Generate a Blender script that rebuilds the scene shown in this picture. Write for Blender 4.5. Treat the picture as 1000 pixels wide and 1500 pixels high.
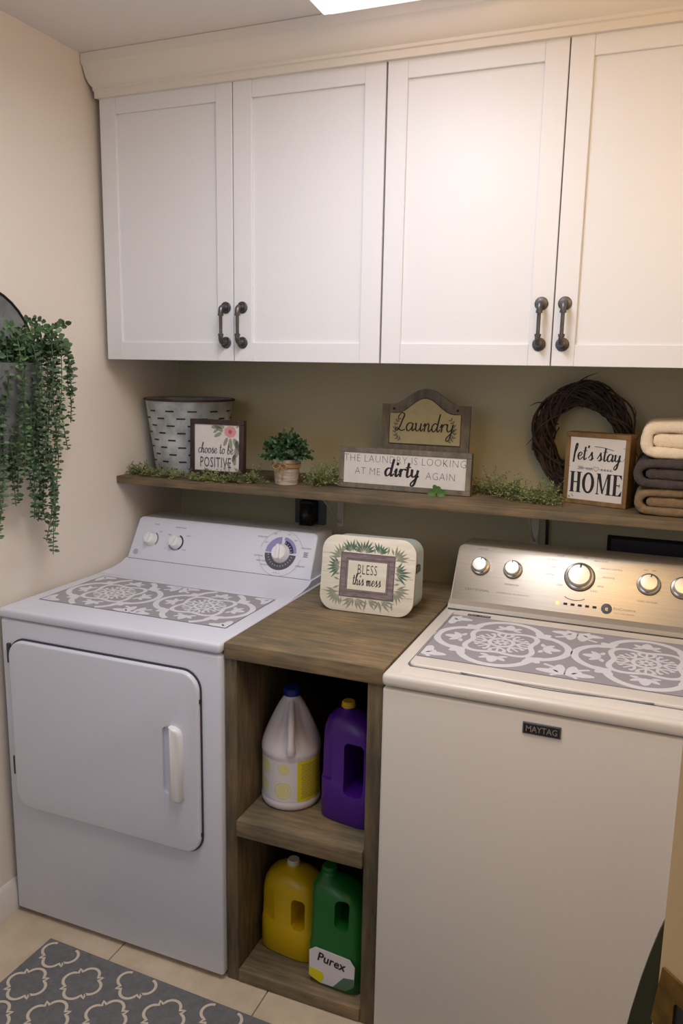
import bpy, bmesh, math, random
from mathutils import Vector, Matrix
random.seed(7)
PI = math.pi
for o in list(bpy.data.objects): bpy.data.objects.remove(o)
SC = bpy.context.scene
COL = SC.collection

# ---------------------------------------------------------------- camera
CX, CY, CZ, YAW, PITCH, ROLL, F = 1.62833, -2.35611, 1.5642, 0.38195, -0.18074, 0.01791, 1157.48
cam_d = bpy.data.cameras.new('camera'); cam = bpy.data.objects.new('camera', cam_d); COL.objects.link(cam)
fw = Vector((-math.sin(YAW)*math.cos(PITCH), math.cos(YAW)*math.cos(PITCH), math.sin(PITCH)))
rt = Vector((math.cos(YAW), math.sin(YAW), 0)); up = rt.cross(fw)
r2 = rt*math.cos(ROLL)+up*math.sin(ROLL); u2 = -rt*math.sin(ROLL)+up*math.cos(ROLL)
M3 = Matrix((r2, u2, -fw)).transposed()
cam.matrix_world = Matrix.Translation((CX, CY, CZ)) @ M3.to_4x4()
cam_d.sensor_fit = 'HORIZONTAL'; cam_d.sensor_width = 36; cam_d.lens = 36*F/1000
cam_d.clip_start = 0.02
SC.camera = cam

# ---------------------------------------------------------------- light
W = bpy.data.worlds.new('world'); SC.world = W; W.use_nodes = True
W.node_tree.nodes['Background'].inputs[0].default_value = (0.80, 0.84, 1.0, 1)
W.node_tree.nodes['Background'].inputs[1].default_value = 0.10
SC.view_settings.view_transform = 'Standard'; SC.view_settings.look = 'None'
SC.view_settings.exposure = 0.0; SC.view_settings.gamma = 1
SC.view_settings.use_curve_mapping = False
def area(name, loc, target, size, power, color, sy=None):
    l = bpy.data.lights.new(name, 'AREA'); l.energy = power; l.color = color
    l.size = size
    if sy: l.shape = 'RECTANGLE'; l.size_y = sy
    o = bpy.data.objects.new(name, l); COL.objects.link(o); o.location = loc
    o.rotation_euler = (Vector(target)-Vector(loc)).to_track_quat('-Z', 'Y').to_euler()
    return o
area('ceiling_lamp_light', (1.0, -1.22, 2.335), (1.0, -1.22, 0), 0.30, 12.8, (0.895, 0.925, 1.0), 0.75)
area('side_lamp_light', (1.72, -1.48, 2.12), (1.72, -.4, 1.75), 0.30, 3.7, (1.0, 0.59, 0.12))
area('hall_lamp_light', (1.9, -2.9, 2.1), (1.7, -0.5, 1.2), 0.3, 1.8, (1.0, 0.62, 0.28))
area('hall_fill_light', (0.2, -3.6, 1.9), (0.2, 0, 1.2), 1.3, 9, (0.84, 0.89, 1.0), 1.3)  # unseen cool fill light added from the hall, left of the camera

# ---------------------------------------------------------------- materials
def s2l(c):
    return tuple((x/12.92 if x <= 0.04045 else ((x+0.055)/1.055)**2.4) for x in c)
def rgb(r, g, b): return s2l((r/255, g/255, b/255))+(1,)
def mat(name, col, rough=0.5, metal=0.0, noise=0.0, nscale=20, bump=0.0, bscale=200, spec=None, stretch=None, coat=0, sss=0, col2=None, emit=0, ramp=(0.35, 0.65), trans=0):
    m = bpy.data.materials.new(name); m.use_nodes = True
    nt = m.node_tree; b = nt.nodes['Principled BSDF']
    b.inputs['Base Color'].default_value = col; b.inputs['Roughness'].default_value = rough
    b.inputs['Metallic'].default_value = metal
    if coat: b.inputs['Coat Weight'].default_value = coat; b.inputs['Coat Roughness'].default_value = 0.15
    if trans: b.inputs['Transmission Weight'].default_value = trans
    if spec is not None: b.inputs['Specular IOR Level'].default_value = spec
    if emit:
        b.inputs['Emission Color'].default_value = col; b.inputs['Emission Strength'].default_value = emit
    tc = nt.nodes.new('ShaderNodeTexCoord'); vec = tc.outputs['Object']
    if stretch:
        mp = nt.nodes.new('ShaderNodeMapping'); mp.inputs['Scale'].default_value = stretch
        nt.links.new(vec, mp.inputs[0]); vec = mp.outputs[0]
    if noise or col2:
        n = nt.nodes.new('ShaderNodeTexNoise'); n.inputs['Scale'].default_value = nscale
        n.inputs['Detail'].default_value = 6; n.inputs['Roughness'].default_value = 0.6
        nt.links.new(vec, n.inputs['Vector'])
        r = nt.nodes.new('ShaderNodeValToRGB')
        r.color_ramp.elements[0].position = ramp[0]; r.color_ramp.elements[1].position = ramp[1]
        if col2: a, c = col, col2
        else:
            a = tuple(x*(1-noise) for x in col[:3])+(1,); c = tuple(min(1, x*(1+noise)) for x in col[:3])+(1,)
        r.color_ramp.elements[0].color = a; r.color_ramp.elements[1].color = c
        nt.links.new(n.outputs['Fac'], r.inputs[0]); nt.links.new(r.outputs[0], b.inputs['Base Color'])
    if bump:
        n2 = nt.nodes.new('ShaderNodeTexNoise'); n2.inputs['Scale'].default_value = bscale
        nt.links.new(vec, n2.inputs['Vector'])
        bp = nt.nodes.new('ShaderNodeBump'); bp.inputs['Strength'].default_value = bump; bp.inputs['Distance'].default_value = 0.002
        nt.links.new(n2.outputs['Fac'], bp.inputs['Height']); nt.links.new(bp.outputs[0], b.inputs['Normal'])
    return m
def wood(name, dark, light, stretch, rough=0.6, nscale=6):
    """two-scale stained wood grain"""
    m = mat(name, dark, rough, col2=light, nscale=nscale, stretch=stretch, bump=0.25, bscale=30, ramp=(0.3, 0.72))
    nt = m.node_tree; b = nt.nodes['Principled BSDF']
    src = b.inputs['Base Color'].links[0].from_socket
    tc = nt.nodes.new('ShaderNodeTexCoord'); n = nt.nodes.new('ShaderNodeTexNoise'); n.inputs['Scale'].default_value = 7
    n.inputs['Detail'].default_value = 3
    nt.links.new(tc.outputs['Object'], n.inputs['Vector'])
    r = nt.nodes.new('ShaderNodeValToRGB'); r.color_ramp.elements[0].position = .35; r.color_ramp.elements[1].position = .7
    r.color_ramp.elements[0].color = (.62, .66, .68, 1); r.color_ramp.elements[1].color = (1.1, 1.0, .9, 1)
    nt.links.new(n.outputs['Fac'], r.inputs[0])
    mx = nt.nodes.new('ShaderNodeMix'); mx.data_type = 'RGBA'; mx.blend_type = 'MULTIPLY'; mx.inputs[0].default_value = 1
    nt.links.new(src, mx.inputs[6]); nt.links.new(r.outputs[0], mx.inputs[7]); nt.links.new(mx.outputs[2], b.inputs['Base Color'])
    return m
M = {}
M['wall'] = mat('wall_paint', rgb(232, 223, 211), 0.75, bump=0.10, bscale=90)
M['back'] = mat('wall_paint_back', rgb(204, 197, 166), 0.75, bump=0.10, bscale=90)
M['ceil'] = mat('ceiling_paint', rgb(232, 226, 222), 0.85, bump=0.15, bscale=120)
M['cab'] = mat('cabinet_white', rgb(228, 229, 233), 0.42, bump=0.02, bscale=60)
M['trim'] = mat('trim_white', rgb(226, 221, 214), 0.45)
M['tile'] = mat('floor_tile', rgb(196, 178, 152), 0.45, col2=rgb(212, 196, 172), nscale=9, bump=0.05)
M['grout'] = mat('grout', rgb(138, 124, 104), 0.9)
M['enamel'] = mat('white_enamel', rgb(222, 225, 238), 0.25, bump=0.04, bscale=400)
M['enamel_w'] = mat('warm_white_enamel', rgb(226, 220, 212), 0.28, bump=0.05, bscale=400)
M['gap'] = mat('dark_gap', rgb(62, 60, 68), 0.6)
M['plastic'] = mat('white_plastic', rgb(236, 236, 238), 0.3)
M['dark'] = mat('black_plastic', rgb(22, 21, 24), 0.4)
M['pewter'] = mat('dark_pewter', rgb(96, 94, 96), 0.38, 0.85, noise=0.25, nscale=60)
M['woodx'] = wood('stained_wood_x', rgb(102, 92, 76), rgb(154, 134, 100), (1.5, 14, 14))
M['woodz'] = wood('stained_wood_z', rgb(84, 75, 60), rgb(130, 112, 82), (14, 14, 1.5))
M['woody'] = wood('stained_wood_y', rgb(82, 70, 54), rgb(134, 114, 84), (14, 1.5, 14))
M['shelf'] = wood('shelf_wood', rgb(96, 84, 66), rgb(138, 120, 92), (1.2, 16, 16))
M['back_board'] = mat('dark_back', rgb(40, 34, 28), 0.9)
M['steel'] = mat('brushed_steel', rgb(212, 202, 188), 0.42, 0.9, noise=0.08, nscale=8, stretch=(1, 90, 90), bump=0.05)
M['chrome'] = mat('knob_chrome', rgb(205, 200, 194), 0.22, 1.0)
M['knobface'] = mat('knob_satin', rgb(222, 216, 206), 0.35, 0.6)
M['ink'] = mat('black_ink', rgb(28, 26, 28), 0.6)
M['greyink'] = mat('grey_ink', rgb(110, 110, 122), 0.6)
M['purpleink'] = mat('dark_violet_ink', rgb(48, 40, 88), 0.5)
M['lilac'] = mat('lilac_ink', rgb(150, 146, 196), 0.5)
M['slate'] = mat('slate_ink', rgb(84, 84, 96), 0.5)
M['decal'] = mat('decal_grey', rgb(164, 160, 168), 0.5)
M['decalw'] = mat('decal_white', rgb(228, 228, 236), 0.4)
M['paper'] = mat('sign_white', rgb(220, 216, 212), 0.7, noise=0.03, nscale=40)
M['kraft'] = mat('sign_cream', rgb(184, 174, 136), 0.75, noise=0.05, nscale=30)
M['greywood'] = wood('grey_wood', rgb(104, 98, 88), rgb(144, 136, 122), (10, 10, 3), 0.7)
M['darkwood'] = wood('dark_frame_wood', rgb(48, 36, 32), rgb(78, 60, 52), (8, 8, 3), 0.55)
M['oak'] = wood('oak_frame_wood', rgb(122, 92, 54), rgb(158, 124, 78), (8, 8, 3), 0.6)
M['rug'] = mat('rug_grey', rgb(112, 112, 114), 0.95, noise=0.12, nscale=60, bump=0.5, bscale=500)
M['rugw'] = mat('rug_white', rgb(216, 204, 184), 0.95, bump=0.5, bscale=500)
M['leaf'] = mat('leaf_green', rgb(56, 80, 52), 0.5, col2=rgb(98, 124, 90), nscale=25)
M['leafl'] = mat('leaf_light', rgb(102, 132, 88), 0.5, noise=.15, nscale=25)
M['leafd'] = mat('leaf_dark', rgb(38, 66, 38), 0.5, col2=rgb(70, 104, 66), nscale=40)
M['sage'] = mat('sage_green', rgb(92, 102, 54), 0.6, col2=rgb(150, 158, 104), nscale=35)
M['sprig'] = mat('sprig_green', rgb(84, 122, 60), 0.5)
M['stem'] = mat('stem_brown', rgb(92, 86, 50), 0.7)
M['galv'] = mat('galvanised', rgb(150, 156, 158), 0.5, 0.3, col2=rgb(206, 212, 212), nscale=14)
M['galvd'] = mat('galvanised_dark', rgb(88, 92, 94), 0.55, 0.3, col2=rgb(136, 140, 140), nscale=12)
M['rust'] = mat('rusty_rim', rgb(70, 52, 46), 0.7, 0.3, noise=.3, nscale=30)
M['twig'] = mat('twig', rgb(42, 32, 28), 0.8, col2=rgb(84, 66, 54), nscale=30)
M['twine'] = mat('twine', rgb(166, 136, 92), 0.9, bump=0.5)
M['birch'] = mat('pot_bark', rgb(150, 132, 112), 0.8, col2=rgb(196, 184, 168), nscale=30, stretch=(1, 1, 4))
M['tw'] = mat('towel_white', rgb(240, 222, 196), 0.95, noise=.05, nscale=60, bump=1.0, bscale=350)
M['td'] = mat('towel_charcoal', rgb(72, 64, 62), 0.95, noise=.15, nscale=60, bump=1.0, bscale=350)
M['tb'] = mat('towel_tan', rgb(134, 112, 84), 0.95, noise=.12, nscale=60, bump=1.0, bscale=350)
M['bleach'] = mat('jug_white', rgb(222, 216, 222), 0.4)
M['blue'] = mat('cap_blue', rgb(24, 36, 120), 0.4)
M['purple'] = mat('jug_purple', rgb(76, 24, 138), 0.35)
M['capy'] = mat('cap_yellow', rgb(216, 176, 30), 0.4)
M['yellow'] = mat('jug_yellow', rgb(216, 178, 10), 0.35)
M['capw'] = mat('cap_white', rgb(214, 206, 184), 0.45)
M['green'] = mat('jug_green', rgb(26, 104, 40), 0.35)
M['labely'] = mat('label_yellow', rgb(226, 214, 30), 0.5)
M['labelp'] = mat('label_pale_yellow', rgb(226, 222, 150), 0.5)
M['labelw'] = mat('label_white', rgb(226, 222, 226), 0.5)
M['rose'] = mat('rose_pink', rgb(214, 152, 154), 0.6)
M['rosed'] = mat('rose_deep', rgb(180, 84, 100), 0.6)
M['mauve'] = mat('mauve_frame', rgb(112, 98, 100), 0.6, col2=rgb(148, 132, 134), nscale=20, stretch=(2, 12, 12))
M['shiplap'] = mat('whitewash', rgb(220, 214, 196), 0.6, col2=rgb(234, 230, 216), nscale=8, stretch=(1, 10, 10))
M['boxside'] = mat('box_sage_white', rgb(176, 186, 178), 0.6)
M['leafink'] = mat('leaf_ink', rgb(86, 116, 96), 0.6)
M['leafink2'] = mat('pale_leaf_ink', rgb(146, 150, 132), 0.6)
M['outlet'] = mat('outlet_grey', rgb(96, 100, 104), 0.5)
M['lampw'] = mat('lamp_diffuser', (1, 0.90, 0.90, 1), 0.4, emit=0.85)
M['lamps'] = mat('lamp_acrylic_side', (1, 0.88, 0.88, 1), 0.4, emit=0.95)
M['led'] = mat('amber_led', (1, 0.35, 0.05, 1), 0.4, emit=6)
M['jamb'] = mat('jamb_paint', rgb(214, 180, 132), 0.6)
M['brass'] = mat('aged_brass', rgb(120, 88, 34), 0.5, 0.6, noise=.3, nscale=50)
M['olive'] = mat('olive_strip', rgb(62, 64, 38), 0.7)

# ---------------------------------------------------------------- helpers
def wloc(o):
    v = Vector(o.location)
    while o.parent: o = o.parent; v += Vector(o.location)
    return v
def build(name, bm, m, parent=None, smooth=True, angle=35):
    """bm is in world coordinates; object origin = parent's origin or the mesh base centre"""
    if parent is not None: off = wloc(parent)
    else:
        xs = [v.co for v in bm.verts]
        off = Vector(((min(c.x for c in xs)+max(c.x for c in xs))/2, (min(c.y for c in xs)+max(c.y for c in xs))/2, min(c.z for c in xs)))
    bmesh.ops.translate(bm, verts=bm.verts, vec=-off)
    me = bpy.data.meshes.new(name); 
    bmesh.ops.recalc_face_normals(bm, faces=bm.faces) if len(bm.faces) < 4000 else None
    bm.to_mesh(me); bm.free()
    ms = m if isinstance(m, list) else [m]
    for x in ms: me.materials.append(M[x] if isinstance(x, str) else x)
    if smooth and len(me.polygons):
        me.polygons.foreach_set('use_smooth', [True]*len(me.polygons))
        me.set_sharp_from_angle(angle=math.radians(angle))
    o = bpy.data.objects.new(name, me); COL.objects.link(o)
    if parent is not None: o.parent = parent
    else: o.location = off
    return o
def tag(o, label=None, cat=None, group=None, kind=None):
    if label: o['label'] = label
    if cat: o['category'] = cat
    if group: o['group'] = group
    if kind: o['kind'] = kind
    return o
def empty(name, loc, label=None, cat=None, group=None):
    o = bpy.data.objects.new(name, None); o.empty_display_size = .05; COL.objects.link(o); o.location = loc
    return tag(o, label, cat, group)
def struct(name, bm, m): return tag(build(name, bm, m), kind='structure')
def NB(): return bmesh.new()
def xf(M4, p): return M4 @ Vector(p)
def I4(): return Matrix.Identity(4)
def bx(bm, x0, x1, y0, y1, z0, z1, bev=0.0, seg=2, T=None):
    vs = [bm.verts.new(c) for c in [(x0,y0,z0),(x1,y0,z0),(x1,y1,z0),(x0,y1,z0),(x0,y0,z1),(x1,y0,z1),(x1,y1,z1),(x0,y1,z1)]]
    fs = [bm.faces.new([vs[i] for i in f]) for f in [(0,3,2,1),(4,5,6,7),(0,1,5,4),(1,2,6,5),(2,3,7,6),(3,0,4,7)]]
    allv = vs
    if bev:
        es = list({e for f in fs for e in f.edges})
        r = bmesh.ops.bevel(bm, geom=es, offset=bev, segments=seg, affect='EDGES', profile=0.5)
        allv = list({v for f in r['faces'] for v in f.verts} | {v for v in vs if v.is_valid})
        # collect every connected vertex
        seen = set(allv); st = list(allv)
        while st:
            v = st.pop()
            for e in v.link_edges:
                w = e.other_vert(v)
                if w not in seen: seen.add(w); st.append(w)
        allv = list(seen)
    if T is not None: bmesh.ops.transform(bm, matrix=T, verts=allv)
    return bm
def prism(bm, pts, h, T=None, h0=0.0):
    """closed polygon pts (x,y) extruded along z h0..h, placed by T"""
    T = T or I4()
    a = [bm.verts.new(xf(T, (p[0], p[1], h0))) for p in pts]; b = [bm.verts.new(xf(T, (p[0], p[1], h))) for p in pts]
    n = len(pts)
    bm.faces.new(a[::-1]); bm.faces.new(b)
    for i in range(n): bm.faces.new([a[i], a[(i+1) % n], b[(i+1) % n], b[i]])
    return bm
def rrect(x0, x1, y0, y1, r, n=8):
    out = []
    for cx, cy, a0 in [(x1-r, y0+r, -90), (x1-r, y1-r, 0), (x0+r, y1-r, 90), (x0+r, y0+r, 180)]:
        for k in range(n+1):
            a = math.radians(a0+90*k/n); out.append((cx+r*math.cos(a), cy+r*math.sin(a)))
    return out
def pad(bm, pts, h, T=None, bev=0.004, steps=3):
    """prism with rounded front edge (front at z=h)"""
    T = T or I4()
    cx = sum(p[0] for p in pts)/len(pts); cy = sum(p[1] for p in pts)/len(pts)
    def ins(d):
        n = len(pts); res = []
        for i in range(n):
            p0 = Vector(pts[i-1]); p1 = Vector(pts[i]); p2 = Vector(pts[(i+1) % n])
            t = (p2-p0).normalized(); nn = Vector((-t.y, t.x)); res.append((p1.x+nn.x*d, p1.y+nn.y*d))
        return res
    rings = [[(p[0], p[1], 0) for p in pts]]
    for k in range(steps+1):
        a = PI/2*k/steps
        rings.append([(q[0], q[1], h-bev+bev*math.sin(a)) for q in ins(bev*(1-math.cos(a)))])
    vr = [[bm.verts.new(xf(T, q)) for q in r] for r in rings]
    n = len(pts)
    for r1, r2_ in zip(vr, vr[1:]):
        for i in range(n): bm.faces.new([r1[i], r1[(i+1) % n], r2_[(i+1) % n], r2_[i]])
    bm.faces.new(vr[-1]); bm.faces.new(vr[0][::-1])
    return bm
def lathe(bm, prof, T=None, n=32, caps=True, sx=1, sy=1):
    """prof list of (r,z)"""
    T = T or I4(); rings = []
    for r, z in prof:
        rings.append([bm.verts.new(xf(T, (r*sx*math.cos(2*PI*i/n), r*sy*math.sin(2*PI*i/n), z))) for i in range(n)])
    for a, b in zip(rings, rings[1:]):
        for i in range(n): bm.faces.new([a[i], a[(i+1) % n], b[(i+1) % n], b[i]])
    if caps: bm.faces.new(rings[0][::-1]); bm.faces.new(rings[-1])
    return bm
def tube(bm, pts, rad, n=6, cap=True, T=None):
    pts = [Vector(p) for p in pts]; T = T or I4()
    rs = rad if isinstance(rad, (list, tuple)) else [rad]*len(pts)
    rings = []; prev = None
    for i, p in enumerate(pts):
        t = (pts[min(i+1, len(pts)-1)]-pts[max(i-1, 0)]).normalized()
        if prev is None:
            ref = Vector((0, 0, 1)) if abs(t.z) < .9 else Vector((1, 0, 0)); a = t.cross(ref).normalized()
        else: a = (prev-t*prev.dot(t)).normalized()
        prev = a; b = t.cross(a)
        rings.append([bm.verts.new(T @ (p+(a*math.cos(2*PI*k/n)+b*math.sin(2*PI*k/n))*rs[i])) for k in range(n)])
    for r1, r2_ in zip(rings, rings[1:]):
        for k in range(n): bm.faces.new([r1[k], r1[(k+1) % n], r2_[(k+1) % n], r2_[k]])
    if cap: bm.faces.new(rings[0][::-1]); bm.faces.new(rings[-1])
    return bm
def smoothpts(pts, n=6):
    P_ = [Vector(p if len(p) == 3 else (p[0], p[1], 0)) for p in pts]; out = []
    for i in range(len(P_)-1):
        p0 = P_[max(i-1, 0)]; p1 = P_[i]; p2 = P_[i+1]; p3 = P_[min(i+2, len(P_)-1)]
        for k in range(n):
            t = k/n; out.append(.5*((2*p1)+(-p0+p2)*t+(2*p0-5*p1+4*p2-p3)*t*t+(-p0+3*p1-3*p2+p3)*t**3))
    out.append(P_[-1]); return out
def ribbon(bm, pts, w, T=None, z=0.0, closed=False, wf=None):
    T = T or I4(); n = len(pts); L = []; R = []
    for i in range(n):
        if closed: a = Vector(pts[(i-1) % n]); c = Vector(pts[(i+1) % n])
        else: a = Vector(pts[max(i-1, 0)]); c = Vector(pts[min(i+1, n-1)])
        t = (c-a); t = Vector((t[0], t[1], 0))
        if t.length < 1e-9: t = Vector((1, 0, 0))
        t.normalize(); nn = Vector((-t.y, t.x, 0)); ww = w*(wf(t, i/(n-1)) if wf else 1)/2
        p = Vector((pts[i][0], pts[i][1], z))
        L.append(bm.verts.new(T @ (p+nn*ww))); R.append(bm.verts.new(T @ (p-nn*ww)))
    for i in range(n if closed else n-1):
        j = (i+1) % n
        bm.faces.new([L[i], R[i], R[j], L[j]])
    return bm
def poly(bm, pts, T=None, z=0.0):
    T = T or I4()
    return bm.faces.new([bm.verts.new(xf(T, (p[0], p[1], z))) for p in pts])
def disc(bm, r, T=None, z=0, n=24, r0=0, c=(0, 0), a0=0, a1=360):
    T = T or I4(); full = abs(a1-a0) >= 360; m = n if full else n+1
    out = [bm.verts.new(xf(T, (c[0]+r*math.cos(math.radians(a0+(a1-a0)*k/n)), c[1]+r*math.sin(math.radians(a0+(a1-a0)*k/n)), z))) for k in range(m)]
    if r0 == 0: bm.faces.new(out); return bm
    inn = [bm.verts.new(xf(T, (c[0]+r0*math.cos(math.radians(a0+(a1-a0)*k/n)), c[1]+r0*math.sin(math.radians(a0+(a1-a0)*k/n)), z))) for k in range(m)]
    for k in range(n if full else n):
        j = (k+1) % m
        bm.faces.new([out[k], out[j], inn[j], inn[k]])
    return bm
def frameT(o, u, n):
    """matrix: local x->u, z->n (outward), y = n x u"""
    u = Vector(u).normalized(); n = Vector(n).normalized(); v = n.cross(u)
    m = Matrix((u, v, n)).transposed().to_4x4(); m.translation = Vector(o); return m
def text_bm(s, size, T, xs=1.0, align='CENTER', off=0.0, spacing=1.0, shear=0.0, depth=0.0):
    cu = bpy.data.curves.new('text', 'FONT'); cu.body = s; cu.size = size; cu.align_x = align; cu.offset = off
    cu.space_character = spacing; cu.shear = shear; cu.resolution_u = 2; cu.extrude = depth
    o = bpy.data.objects.new('text', cu); COL.objects.link(o)
    dg = bpy.context.evaluated_depsgraph_get(); me = bpy.data.meshes.new_from_object(o.evaluated_get(dg))
    bm = bmesh.new(); bm.from_mesh(me); bpy.data.objects.remove(o); bpy.data.curves.remove(cu); bpy.data.meshes.remove(me)
    bmesh.ops.transform(bm, matrix=T @ Matrix.Diagonal((xs, 1, 1, 1)), verts=bm.verts)
    return bm
def merge(a, b):
    me = bpy.data.meshes.new('t'); b.to_mesh(me); b.free(); a.from_mesh(me); bpy.data.meshes.remove(me); return a
def boolean(bm, cutter, op='DIFFERENCE'):
    me = bpy.data.meshes.new('a'); bmesh.ops.recalc_face_normals(bm, faces=bm.faces); bm.to_mesh(me); bm.free()
    mc = bpy.data.meshes.new('b'); bmesh.ops.recalc_face_normals(cutter, faces=cutter.faces); cutter.to_mesh(mc); cutter.free()
    a = bpy.data.objects.new('a', me); b = bpy.data.objects.new('b', mc); COL.objects.link(a); COL.objects.link(b)
    md = a.modifiers.new('m', 'BOOLEAN'); md.object = b; md.operation = op; md.solver = 'EXACT'
    dg = bpy.context.evaluated_depsgraph_get(); r = bpy.data.meshes.new_from_object(a.evaluated_get(dg))
    out = bmesh.new(); out.from_mesh(r)
    bpy.data.objects.remove(a); bpy.data.objects.remove(b)
    for m_ in (me, mc, r): bpy.data.meshes.remove(m_)
    return out
# script lettering drawn as pen strokes; x-height 1
G = {
 'a': (1.22, [[(.9,.8),(.6,1),(.25,.85),(.1,.45),(.25,.08),(.5,.05),(.8,.4),(.92,.9)], [(.92,.95),(.88,.3),(1.0,.05),(1.25,.3)]]),
 'c': (.85, [[(.8,.8),(.55,1),(.2,.75),(.1,.4),(.3,.05),(.6,.05),(.9,.35)]]),
 'h': (1.0, [[(0,.2),(.3,1.2),(.5,1.9),(.35,2.0),(.2,1.4),(.15,0)], [(.17,.5),(.45,.95),(.65,.8),(.65,.2),(.8,0),(1.0,.3)]]),
 'o': (.95, [[(.5,1),(.2,.8),(.1,.4),(.35,0),(.7,.2),(.75,.7),(.5,1),(.7,.85),(1.0,.85)]]),
 's': (.88, [[(0,.25),(.3,.7),(.48,1.1),(.5,.8),(.65,.4),(.5,.02),(.2,.1)], [(.5,.02),(.9,.3)]]),
 'e': (.85, [[(.1,.4),(.5,.55),(.7,.8),(.5,1),(.2,.8),(.12,.4),(.35,.03),(.65,.1),(.9,.4)]]),
 't': (.72, [[(.32,1.75),(.28,.8),(.3,.2),(.45,.02),(.75,.3)], [(0,1.15),(.65,1.25)]]),
 'b': (.9, [[(.1,.3),(.4,1.3),(.45,1.9),(.25,1.9),(.2,1.2),(.2,.1),(.5,0),(.75,.4),(.55,.85),(.3,.7)]]),
 'i': (.62, [[(.05,.5),(.25,.95),(.25,.25),(.4,.02),(.65,.4)], [(.37,1.72),(.33,1.55),(.29,1.38)]]),
 'r': (.78, [[(.0,.5),(.2,.95),(.22,0)], [(.22,.5),(.45,.9),(.75,.95),(.8,.8)]]),
 'd': (1.18, [[(.75,.85),(.5,1),(.2,.8),(.1,.4),(.3,.03),(.6,.2),(.8,.7)], [(.95,2.1),(.85,1.2),(.8,.3),(.95,.03),(1.2,.35)]]),
 'y': (1.0, [[(.0,.8),(.12,.95),(.15,.3),(.4,.1),(.7,.4),(.85,.95)], [(.85,.95),(.75,0),(.6,-.8),(.3,-1.0),(.2,-.7),(.6,-.2),(1.05,.25)]]),
 'n': (1.05, [[(.0,.6),(.2,.95),(.2,0)], [(.2,.5),(.5,.95),(.7,.8),(.7,.2),(.85,.02),(1.1,.35)]]),
 'm': (1.45, [[(.0,.6),(.2,.95),(.2,0)], [(.2,.5),(.42,.95),(.58,.8),(.58,0)], [(.58,.5),(.85,.95),(1.0,.8),(1.0,.2),(1.15,.02),(1.45,.35)]]),
 'u': (1.12, [[(.0,.8),(.12,.95),(.14,.3),(.35,.03),(.65,.3),(.78,.95)], [(.78,.95),(.76,.3),(.9,.03),(1.15,.35)]]),
 'l': (.68, [[(.1,.4),(.5,1.5),(.42,2.0),(.22,1.7),(.2,.4),(.4,.02),(.7,.35)]]),
 'L': (1.25, [[(.15,1.3),(.1,1.7),(.5,2.15),(.85,1.9),(.65,1.2),(.4,.4),(.1,.02),(-.1,.2),(.2,.3),(.7,.02),(1.2,.2)]]),
 'K': (.75, [[(.1,.4),(.5,1.6),(.48,2.1),(.3,2.0),(.22,1.2),(.2,-.4)]]),
 "'": (.3, [[(.15,1.95),(.08,1.6)]]), ' ': (.6, [])}
def script_w(s): return sum(G[c][0] for c in s)
def script_bm(s, size, T, w=0.16, slant=0.12, xs=1.0, contrast=0.6, z=0.0):
    bm = NB(); x = -script_w(s)*xs*size/2; k = 0
    for ch in s:
        adv, strokes = G[ch]
        for st in strokes:
            pp = smoothpts(st, 5)
            pts = [(x+(p[0]+slant*p[1])*size*xs, p[1]*size) for p in pp]
            ribbon(bm, pts, w*size, T, z+0.00004*(k % 3), wf=lambda t, f: (1-contrast)+contrast*abs(t.y) if t.y < 0 else (1-contrast)+contrast*.35*abs(t.y)); k += 1
        x += adv*xs*size
    return bm
def leaf(bm, p, d, n, L, w):
    """folded leaf, 4 tris: base p, direction d, normal n"""
    d = Vector(d).normalized(); n = Vector(n); s = d.cross(n)
    if s.length < 1e-5: s = d.orthogonal()
    s.normalize(); n = s.cross(d)
    a = bm.verts.new(p); t = bm.verts.new(p+d*L); l = bm.verts.new(p+d*L*.5+s*w*.5+n*w*.12); r = bm.verts.new(p+d*L*.5-s*w*.5+n*w*.12)
    if w < L*.6:
        m = bm.verts.new(p+d*L*.5)
        bm.faces.new([a, l, m]); bm.faces.new([l, t, m]); bm.faces.new([a, m, r]); bm.faces.new([m, t, r]); return
    l.co = p+d*L*.35+s*w*.5+n*w*.12; r.co = p+d*L*.35-s*w*.5+n*w*.12
    l2 = bm.verts.new(p+d*L*.78+s*w*.40+n*w*.10); r2_ = bm.verts.new(p+d*L*.78-s*w*.40+n*w*.10)
    bm.faces.new([a, l, l2, t]); bm.faces.new([a, t, r2_, r])
R = random.uniform
def rv(s=1): return Vector((R(-s, s), R(-s, s), R(-s, s)))

# ================================================================ SETTING
XR, YB, ZC = 1.86, 0.10, 2.434
struct('floor', bx(NB(), -.1, 2.6, -2.9, YB+.1, -.06, -.004), 'grout')
floor = bpy.data.objects['floor']
S = 0.438; x0 = .381; y0 = -.78
for i in range(-1, 5):
    for j in range(-5, 3):
        a, b = x0+S*i+.0015, x0+S*(i+1)-.0015; c, d = y0+S*j+.0015, y0+S*(j+1)-.0015
        a = max(a, 0.001); b = min(b, 2.6); d = min(d, YB); c = max(c, -2.9)
        if b-a < .02 or d-c < .02: continue
        build('floor_tile', bx(NB(), a, b, c, d, -.006, 0, .001, 1), 'tile', floor)
struct('wall_left', bx(NB(), -.1, 0, -2.9, YB+.1, -.06, ZC+.1), 'wall')
struct('wall_back', bx(NB(), 0, XR, YB, YB+.1, -.004, ZC+.1), 'back')
struct('wall_right', bx(NB(), XR, XR+.1, -1.62, YB+.1, -.004, ZC+.1), 'wall')
struct('ceiling', bx(NB(), 0, XR+.1, -2.2, YB+.1, ZC, ZC+.06), 'ceil')
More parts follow.
